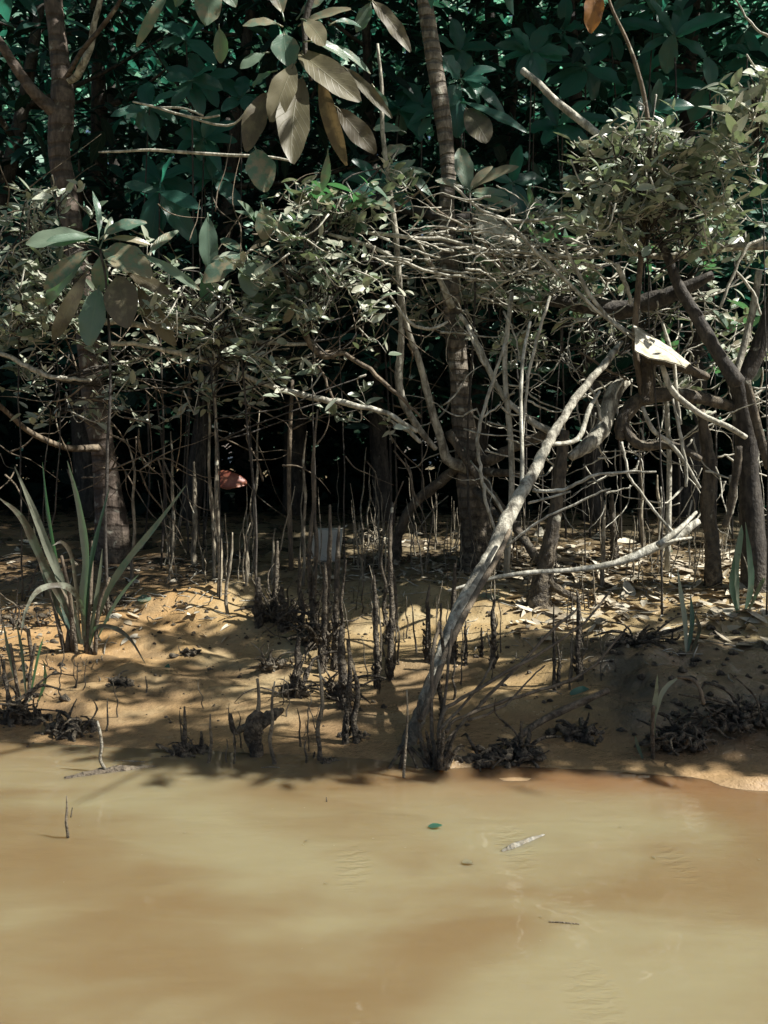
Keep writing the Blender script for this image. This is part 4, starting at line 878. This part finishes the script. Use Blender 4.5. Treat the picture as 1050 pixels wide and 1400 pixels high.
for lab, grp, cnt, xr, yr, hr, mat in zones:
    for i in range(cnt):
        px = rs.uniform(*xr); py = rs.uniform(*yr)
        if i % 3 and i > 4: px = np.clip(last_px + rs.normal(0, 14), *xr)
        last_px = px
        b = G(px, py); h = rs.uniform(*hr) * rs.uniform(.6, 1) / F * b[1]
        k = (rs.randint(12), mat.name)
        if k not in pm:
            o = protos[k[0]].build('breathing_root', mat, None, np.zeros(3)); pm[k] = o
        else:
            o = pm[k].copy(); COL.objects.link(o)
        o.location = b; o.scale = (h * .26 + .075 * rs.uniform(.7, 1.3), h * .26 + .075, h); o.rotation_euler = (rs.normal(0, .09), rs.normal(0, .09), rs.uniform(0, 6.28))
        tag(o, lab, 'root', grp)

# ------------------------------------------------------------------ root clumps and stumps at the waterline
def clump(label, base, hgt, wid, n, name='root_clump', mat=None, spike=None, cat='roots'):
    b = G(*base); Y = b[1]; m = MB(); s_ = 1 / F * Y
    for i in range(n):
        a = rs.uniform(0, 6.28); rr = wid / 2 * s_ * math.sqrt(rs.rand()); h = hgt * s_ * rs.uniform(.1, 1) * (1 - .6 * rr / (wid / 2 * s_))
        p = b + [math.cos(a) * rr, math.sin(a) * rr * .7, -.012]; q = [p]; d = norm(np.array([rs.normal(-math.cos(a) * .3, .6), rs.normal(0, .5), rs.uniform(.4, 1.6)]))
        st_ = max(h, .02) * rs.uniform(.35, .6)
        for k in range(4):
            p = p + d * st_; q.append(p); d = norm(d + np.array([rs.normal(0, .55), rs.normal(0, .45), rs.normal(-.30, .35)]))
        r = (.0035 + .006 * rs.rand() ** 2) * (1 if wid > 40 else .8)
        tube(m, q, [r * 1.5, r * 1.2, r, r * .8, r * .4], 5, 2, .35)
    for i in range(n // 2):
        c = b + [rs.normal(0, wid * .22) * s_, rs.normal(0, wid * .16) * s_, rs.uniform(-.01, hgt * .2 * s_)]; r = rs.uniform(.008, .02)
        tube(m, [c - [r, 0, 0], c + rs.normal(0, r * .3, 3), c + [r * 1.2, rs.normal(0, r), rs.normal(0, r * .4)]], [r * .4, r * .8, r * .3], 6, 2, .4)
    if spike: limb(m, [(base[0], base[1], 9), (base[0] + 1, base[1] - spike * .5, 6), (base[0], base[1] - spike, 2.5)], Y, rough=.2)
    return tag(m.build(name, mat or ROOTMUD, None, b), label, cat)
clump('peaked clump of roots with a pointed spike at the left waterline', (252, 1032), 42, 40, 26, spike=66)
clump('little dark tuft of roots between the peaked clump and the waterline stakes', (275, 1028), 26, 14, 8, spike=28)
clump('low tuft of wet roots at the foot of the tall dark waterline root', (442, 1042), 20, 40, 16)
clump('small clump of roots at the foot of the double root', (486, 1008), 18, 36, 14)
clump('splayed dark root tangle beneath the propped wet branch', (712, 1036), 60, 70, 40, spike=50)
clump('spreading dark tangle of wet roots right of the leaning trunk foot', (668, 1040), 46, 90, 34)
clump('drooping dark roots on the shaded right bank below the round leaf', (800, 1005), 40, 80, 38)
clump('muddy clump of roots behind the wilted plant', (925, 1010), 60, 110, 55)
clump('dark root mass over the hollow at the right end of the bank', (1010, 985), 60, 120, 70)
clump('pale leafy tuft of caked roots beside the central row', (372, 912), 40, 34, 30, mat=ROOTM)
clump('dark twiggy heap on the sunlit right mud', (868, 880), 50, 90, 60)
clump('small dark tuft on the bare mud below the strap leaves', (168, 935), 26, 44, 22)
clump('ragged dark roots at the left waterline', (100, 1000), 46, 70, 40)
clump('dark weedy roots at the far left waterline', (20, 985), 70, 80, 50)
clump('small dark tuft of roots at the crest left of the central row', (258, 895), 18, 34, 14)
clump('dark weed heap behind the strap leaves', (150, 830), 50, 80, 40)
clump('dark weed heap at the left end behind the strap leaves', (30, 850), 50, 90, 40)
clump('dark caked mass of roots at the top left of the central cluster', (385, 848), 70, 46, 60)
clump('dark caked roots heaped inside the central cluster', (432, 880), 90, 40, 70)
clump('dark caked roots at the low end of the central cluster', (462, 955), 80, 30, 50)
clump('caked roots under the leftmost stub of the central row', (403, 950), 60, 26, 40)
clump('tuft of broken sticks on the crest in the middle', (505, 740), 46, 60, 26, mat=ROOTM)
b = G(350, 1034); sp = thing('tree_stump', b, 'small mud coated stump at the waterline with two crooked arms', 'stump')
put_limb('trunk', [(352, 1040, 16), (350, 1022, 19), (346, 1002, 26), (350, 984, 24), (353, 974, 14)], b[1], ROOTMUD, sp, seg=14, rough=.16)
put_limb('root_arm', [(346, 992, 12), (332, 996, 11), (320, 1000, 8), (314, 976, 5)], b[1], ROOTMUD, sp, seg=8, rough=.2)
put_limb('root_arm', [(356, 992, 14), (368, 980, 18), (380, 974, 12), (386, 970, 5)], b[1], ROOTMUD, sp, b[1] + .15, seg=9, rough=.2)
put_limb('root_arm', [(352, 980, 7), (354, 955, 5), (352, 928, 4)], b[1], ROOTM, sp, seg=7, rough=.15)

# hooked thing and floating things
lone('crooked_twig', 'crooked pale twig standing in the shallows at left', 'twig', [(144, 1052, 4.5), (137, 1038, 4.5), (139, 1020, 4.5), (137, 1002, 4), (133, 986, 3)], 2.66, TWIG, seg=7)
def floater(name, label, cat, px, py, length, width, ang, mat, lift=.004, curl=.1):
    Y = CAMH * F / (py - 600); c = np.array([(px - 525) / F * Y, Y, lift]); m = MB()
    d = np.array([math.cos(ang), math.sin(ang), .04]); L = length / F * Y
    leaves(m, c - d * L / 2, d, [0, -.15, 1], L, width, curl=-curl, fold=.15, nu=5, nv=8)
    return tag(m.build(name, mat, None, c), label, cat)
floater('floating_leaf', 'bright green leaf floating on the water below the leaning trunk', 'leaf', 595, 1132, 20, .022, -.15, L_GREEN)
floater('floating_leaf', 'dark curled leaf floating with its tip raised', 'leaf', 641, 1180, 20, .02, .35, L_BROWN, curl=-.25)
def float_stick(label, pts, rad, mat, z=.0, name='floating_stick'):
    w = []
    for x, y in pts:
        Y = CAMH * F / (y - 600); w.append([(x - 525) / F * Y, Y, z])
    m = MB(); tube(m, w, rad, 7, 5, .15); b = np.array(w[0]); return tag(m.build(name, mat, None, b), label, 'stick')
float_stick('thin dark stick floating alone in the open water at right', [(750, 1261), (770, 1262), (792, 1264)], [.0014, .0018, .0012], TWIG_D, .001)
float_stick('short speckled stick half sunk in the water right of the floating leaves', [(686, 1164), (700, 1158), (722, 1149), (744, 1141)], [.004, .009, .008, .004], TWIG, -.002)
float_stick('dark half sunk log at the left waterline', [(88, 1064), (120, 1058), (165, 1052), (215, 1047)], [.010, .017, .018, .008], TWIG_D, -.007, 'sunken_log')
float_stick('thin pale straw floating above the half sunk log', [(155, 1040), (180, 1041), (198, 1042)], [.001, .0015, .001], TWIG, .001)
float_stick('pale straw floating at the foot of the tall waterline root', [(357, 1050), (370, 1049), (382, 1050)], [.001, .0016, .001], TWIG, .001)

m = MB(); N = 26   # flecks of froth, pollen and leaf crumbs drifting on the creek
pxs = rs.uniform(-60, 1110, N); pys = rs.triangular(1062, 1120, 1420, N); Yw_ = CAMH * F / (pys - 600)
a = rs.uniform(0, 6.28, N); L = rs.uniform(.0025, .008, N) * np.where(rs.rand(N) < .1, 1.8, 1)
leaves(m, np.column_stack([(pxs - 525) / F * Yw_, Yw_, np.full(N, .002)]), np.column_stack([np.cos(a), np.sin(a), 0 * a]), np.tile([0, 0, 1.], (N, 1)), L, L * rs.uniform(.3, .9, N), curl=0, fold=.1, nu=3, nv=3)
tag(m.build('floating_flecks', L_BROWN), 'tiny flecks drifting on the creek water', 'flecks', kind='stuff')
# ------------------------------------------------------------------ leaves and litter lying about
def ground_leaf(name, label, px, py, L, W, ang, mat, tilt=.1, cat='leaf', curl=.1, up=.0):
    b = G(px, py); m = MB(); s_ = b[1] / F
    d = np.array([math.cos(ang), math.sin(ang), tilt])
    leaves(m, b + [0, 0, .008 + up] - d * L * s_ / 2, d, [rs.normal(0, .2), -.5, 1], L * s_, W * s_ * 1.2, curl=curl, fold=.15, nu=5, nv=8)
    return tag(m.build(name, mat, None, b), label, cat)
ground_leaf('fallen_leaf', 'small bright green leaf standing on the bare left mud', 230, 912, 15, 9, 1.3, L_GREEN, tilt=2.0, up=.012)
ground_leaf('fallen_leaf', 'pale teal leaf lying on the orange hump', 198, 821, 20, 14, .1, L_BIG)
ground_leaf('fallen_leaf', 'round bright green leaf propped on the propped wet branch', 797, 945, 20, 30, 1.3, L_GREEN, tilt=2.5, up=.03)
ground_leaf('fallen_leaf', 'green leaf hanging down at the dark right waterline', 875, 1028, 34, 14, 1.3, L_GREEN, tilt=2.5, up=.02)
ground_leaf('fallen_leaf', 'long pale leaf lying by the leaning trunk on the crest', 668, 818, 34, 14, -.1, L_BIG)
ground_leaf('fallen_leaf', 'pale yellow leaf standing among the right bank roots', 910, 752, 26, 16, 1.2, L_BIG, tilt=1.5, up=.04)
m = MB()   # countless dead leaves and chips on the crest and the right bank
N = 1500
pxs = np.concatenate([rs.uniform(700, 1050, 900), rs.uniform(420, 760, 450), rs.uniform(0, 330, 150)]); pys = np.concatenate([rs.triangular(725, 770, 885, 900), rs.uniform(725, 800, 450), rs.uniform(740, 880, 150)])
pb = np.array([G(a, c) for a, c in zip(pxs, pys)])
a = rs.uniform(0, 6.28, N); d = np.column_stack([np.cos(a), np.sin(a), rs.normal(0.02, .16, N)]); L = rs.uniform(.025, .11, N) * np.where(pxs > 700, 1.3, .8)
leaves(m, pb + [0, 0, .007] - d * L[:, None] * .5, d, np.column_stack([rs.normal(0, .3, N), rs.normal(0, .3, N), np.ones(N)]), L, L * rs.uniform(.2, .5, N), curl=rs.uniform(-.25, .35, N), fold=rs.uniform(-.1, .5, N), nu=3, nv=4)
tag(m.build('leaf_litter', L_DEAD), 'dead leaves and chips strewn over the crest and right bank', 'leaf litter', kind='stuff')
m = MB()   # small clods, pebbles of clay and crumbs of debris
N = 1500
pxs = rs.uniform(0, 1050, N); pys = rs.triangular(735, 790, 1030, N)
for x, y in zip(pxs, pys):
    if 330 < x < 560 and y > 880 and rs.rand() < .7: continue
    b = G(x, y); r = .0022 + .008 * rs.rand() ** 4 * (1.8 if (x > 820 and y > 860) or (x < 120) else 1)
    tube(m, [b + [-r, 0, r * .2], b + [0, rs.normal(0, r * .4), r * rs.uniform(.2, .8)], b + [r * 1.3, rs.normal(0, r * .5), 0]], [r * .4, r * .9, r * .3], 6, 2, .35)
tag(m.build('mud_crumbs', ROOTMUD), 'crumbs of dark mud and debris strewn over the bank', 'debris', kind='stuff')
m = MB()
for i in range(420):
    x = rs.uniform(0, 1050); y = rs.triangular(735, 780, 960); b = G(x, y)
    if 150 < x < 560 and y > 850: continue
    a = rs.uniform(0, 3.14); l = rs.uniform(.03, .14); d = np.array([math.cos(a), math.sin(a), rs.normal(.05, .18)]) * l / 2
    r = rs.uniform(.0012, .003)
    tube(m, [b - d + [0, 0, .006], b + [0, 0, .01] + rs.normal(0, .006, 3), b + d + [0, 0, .01]], [r, r, r * .6], 5, 2, .1)
tag(m.build('stick_litter', TWIG), 'thin sticks and straws strewn over the bank', 'sticks', kind='stuff')

# pale sheath resting on the caked limb at the right
def sheet(name, label, cat, outline, Y, mat, thick=.006, bow=.03, nrm=(0, -1, .6), dz=.0):
    """outline: two pixel edges (upper, lower) running the same way"""
    up, lo = outline; n = 14
    A = catmull([P(x, y, Y + d) for x, y, d in up], n); B = catmull([P(x, y, Y + d) for x, y, d in lo], n)
    k = 7; nr = norm(np.array(nrm, float)); V = []
    for i in range(n):
        for j in range(k):
            t = j / (k - 1); p = A[i] * (1 - t) + B[i] * t + nr * bow * math.sin(math.pi * t) + rs.normal(0, .0012, 3); V.append(p)
    V = np.array(V); V2 = V - nr * thick; f = []
    for i in range(n - 1):
        for j in range(k - 1):
            a = i * k + j; f.append((a, a + 1, a + k + 1, a + k)); o_ = n * k; f.append((o_ + a, o_ + a + k, o_ + a + k + 1, o_ + a + 1))
    o_ = n * k
    for i in range(n - 1):
        for j in (0, k - 1):
            a = i * k + j; f.append((a, a + k, o_ + a + k, o_ + a))
    for i in (0, n - 1):
        for j in range(k - 1):
            a = i * k + j; f.append((a, a + 1, o_ + a + 1, o_ + a))
    m = MB(); m.add(np.vstack([V, V2]), f); b = V[np.argmin(V[:, 2])]
    return tag(m.build(name, mat, None, b), label, cat)
PALE = m_plain('pale_dry_sheath', (.30, .27, .19), (.60, .57, .47), .6, 26)
sheet('dry_leaf_sheath', 'bright pale dry sheath lying on the mud caked limb at right', 'sheath', ([(866, 443, -.02), (885, 455, -.02), (915, 474, -.03), (945, 498, -.03)], [(868, 478, -.22), (885, 488, -.22), (915, 494, -.2), (938, 502, -.12)]), 4.2, PALE, bow=.012, nrm=(0.3, -.5, 1))
sheet('dry_leaf_sheath', 'bright dry leaf draped over the dark log right of the middle trunk', 'sheath', ([(655, 290, 0), (680, 300, 0), (710, 322, 0), (730, 338, 0)], [(650, 310, -.12), (672, 330, -.14), (700, 336, -.12), (722, 342, -.06)]), 4.85, PALE, bow=.015, nrm=(.3, -.5, 1))
RED = m_plain('faded_red_plastic', (.15, .042, .026), (.27, .12, .07), .45, 18)
GREY = m_plain('grey_plastic', (.42, .42, .37), (.52, .50, .43), .55, 14)
sheet('litter_scrap', 'faded orange red scrap of litter lying in the dark hollow at left', 'litter', ([(296, 645, 0), (308, 643, -.02), (325, 648, -.03), (338, 658, -.02)], [(297, 664, -.05), (308, 668, -.06), (322, 667, -.06), (337, 663, -.02)]), 4.46, RED, bow=.006, nrm=(0, -1, .4))
# a dumped pale box half sunk in the crest
b = G(445, 762); m = MB()
w, h, dp = .085, .165, .055
V = []; f = []
for zz, s_ in ((-.05, 1), (h * .55, .97), (h * .95, .95), (h, .9)):
    for sx, sy in ((-1, -1), (1, -1), (1, 1), (-1, 1)): V.append(b + [sx * w * s_ + zz * .12, sy * dp * s_, zz])
for l in range(3):
    for k in range(4): f.append((l * 4 + k, l * 4 + (k + 1) % 4, l * 4 + 4 + (k + 1) % 4, l * 4 + 4 + k))
f.append((12, 13, 14, 15)); m.add(np.array(V), f)
for k in range(2):   # flaps standing open on its rim
    sx = -1 if k == 0 else 1
    c = b + [sx * w * .9 + h * .12, 0, h]
    m.add(np.array([c + [0, -dp, 0], c + [sx * .03, -dp, .02], c + [sx * .03, dp, .02], c + [0, dp, 0]]), [(0, 1, 2, 3)])
tag(m.build('discarded_carton', GREY, None, b, smooth=False), 'pale grey discarded carton half sunk among the roots of the crest', 'carton')

# ------------------------------------------------------------------ the forest behind
def bg_tree(x, y, h, r, lean, label, n, mat=None, low=.9):
    b = np.array([x, y, gz(x, y) - .05]); o = thing('forest_tree', b, label, 'tree', 'trees of the forest behind the bank')
    top = b + [lean, rs.normal(0, .3), h]
    m = MB(); c, rr = tube(m, [b, b + [lean * .2 + rs.normal(0, .08), 0, h * .3], b + [lean * .6, 0, h * .65], top], [r * 1.3, r, r * .8, r * .3], 10, 6, .05); m.build('trunk', BARK_D, o, b)
    l = MB()
    for k in range(6):
        m = MB()
        i = rs.randint(len(c) // 3, len(c)); a = rs.uniform(0, 6.28); e = c[i] + np.array([math.cos(a) * rs.uniform(.5, 1.4), math.sin(a) * .8, rs.uniform(-.1, .9)])
        tube(m, [c[i], (c[i] + e) / 2 + [0, 0, -.05], e], [rr[i] * .5, rr[i] * .3, .008], 6, 3, .06); m.build('branch', BARK_D, o, b)
    k = n // 4
    cc = np.column_stack([rs.normal(x + lean * .6, .85, k), rs.normal(y, .55, k), rs.uniform(b[2] + low, b[2] + h + .5, k)])
    bb = np.repeat(cc, 4, 0) + rs.normal(0, .09, (k * 4, 3)); M = k * 4
    a = rs.uniform(0, 6.28, M); d = np.column_stack([np.cos(a), np.sin(a), rs.normal(-.25, .45, M)]); L = rs.uniform(.10, .24, M)
    leaves(l, bb, d, np.column_stack([rs.normal(0, .6, M), rs.normal(-.5, .5, M), np.ones(M)]), L, L * rs.uniform(.3, .42, M), curl=.15, nv=4)
    l.build('crown', mat or L_DARK, o, b)
BG = [(-3.3, 6.9, 4.6, .07), (-2.4, 7.3, 4.8, .09), (-1.5, 6.8, 4.9, .06), (-.75, 7.4, 5.0, .08), (.0, 6.9, 4.8, .06), (.8, 7.3, 4.7, .08), (1.6, 6.8, 4.9, .07), (2.4, 7.2, 4.8, .09), (3.2, 6.9, 4.9, .07),
      (-3.8, 8.6, 5.4, .1), (-2.6, 8.9, 5.6, .08), (-1.3, 8.5, 5.5, .1), (.1, 8.9, 5.7, .09), (1.4, 8.6, 5.5, .1), (2.7, 8.8, 5.6, .09), (3.9, 8.6, 5.5, .1)]
for i, (x, y, h, r) in enumerate(BG):
    bg_tree(x, y, h, r, rs.normal(0, .35), 'dark leafy tree in the shade of the forest behind the bank', (1150 if y < 8 else 1250) + (700 if i in (1, 2, 4, 6, 9, 11, 12, 14) else 0), L_SHADED if i in (1, 2, 4, 6, 9, 11, 12, 14) else L_DARK)
def mass(name, label, n, xr, yr, zf, lo, hi, mat, up=1.0):
    l = MB(); x = rs.uniform(*xr, n); y = rs.uniform(*yr, n); z = zf(x, y, n)
    a = rs.uniform(0, 6.28, n); d = np.column_stack([np.cos(a), np.sin(a), rs.normal(-.1, .5, n)]); L = rs.uniform(lo, hi, n)
    leaves(l, np.column_stack([x, y, z]), d, np.column_stack([rs.normal(0, .6, n), rs.normal(-.5, .5, n), np.full(n, up)]), L, L * rs.uniform(.32, .45, n), nv=3)
    tag(l.build(name, mat), label, 'undergrowth', kind='stuff')
mass('undergrowth', 'dark undergrowth closing the forest floor behind the roots', 24000, (-6.5, 6.5), (7.4, 11.5), lambda x, y, n: .3 + rs.rand(n) ** 1.7 * 2.4, .12, .30, L_SHADED)
mass('forest_canopy', 'dense dark canopy of the forest further back', 3600, (-7, 7), (9.3, 11), lambda x, y, n: 2.0 + rs.rand(n) * 5, .14, .32, L_DARK)
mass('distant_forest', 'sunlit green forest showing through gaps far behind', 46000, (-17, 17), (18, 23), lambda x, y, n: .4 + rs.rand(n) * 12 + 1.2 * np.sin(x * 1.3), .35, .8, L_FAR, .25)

# ------------------------------------------------------------------ light, sky, camera
w = bpy.data.worlds.new('World'); scene.world = w; w.use_nodes = True
nt = w.node_tree; bg = nt.nodes['Background']; sky = nt.nodes.new('ShaderNodeTexSky'); sky.sky_type = 'NISHITA'; sky.sun_disc = False
sky.sun_elevation = R(SUN_EL); sky.sun_rotation = R(90 - SUN_AZ); sky.air_density = 1.0; sky.dust_density = 2.5
nt.links.new(sky.outputs[0], bg.inputs[0]); bg.inputs[1].default_value = .05
sd = bpy.data.lights.new('sun', 'SUN'); sd.energy = 5.0; sd.angle = R(.5); sd.color = (1, .965, .89)
so = bpy.data.objects.new('sun', sd); COL.objects.link(so); so.rotation_euler = Vector(S).to_track_quat('Z', 'Y').to_euler(); so.location = (6, 2, 9)
cd = bpy.data.cameras.new('camera'); co = bpy.data.objects.new('camera', cd); COL.objects.link(co); scene.camera = co
co.location = (0, 0, CAMH); co.rotation_euler = (R(90), 0, 0); cd.sensor_width = 36; cd.sensor_fit = 'AUTO'; cd.lens = F / 1400 * 36; cd.shift_y = -100 / 1400
cd.clip_start = .05; cd.clip_end = 500
cy = scene.cycles; scene.render.engine = 'CYCLES'
cy.max_bounces = 8; cy.diffuse_bounces = 4; cy.glossy_bounces = 3; cy.transmission_bounces = 4; cy.transparent_max_bounces = 6
cy.sample_clamp_indirect = 6
v = scene.view_settings; v.view_transform = 'Standard'; v.look = 'None'; v.exposure = 1.03; v.gamma = 1
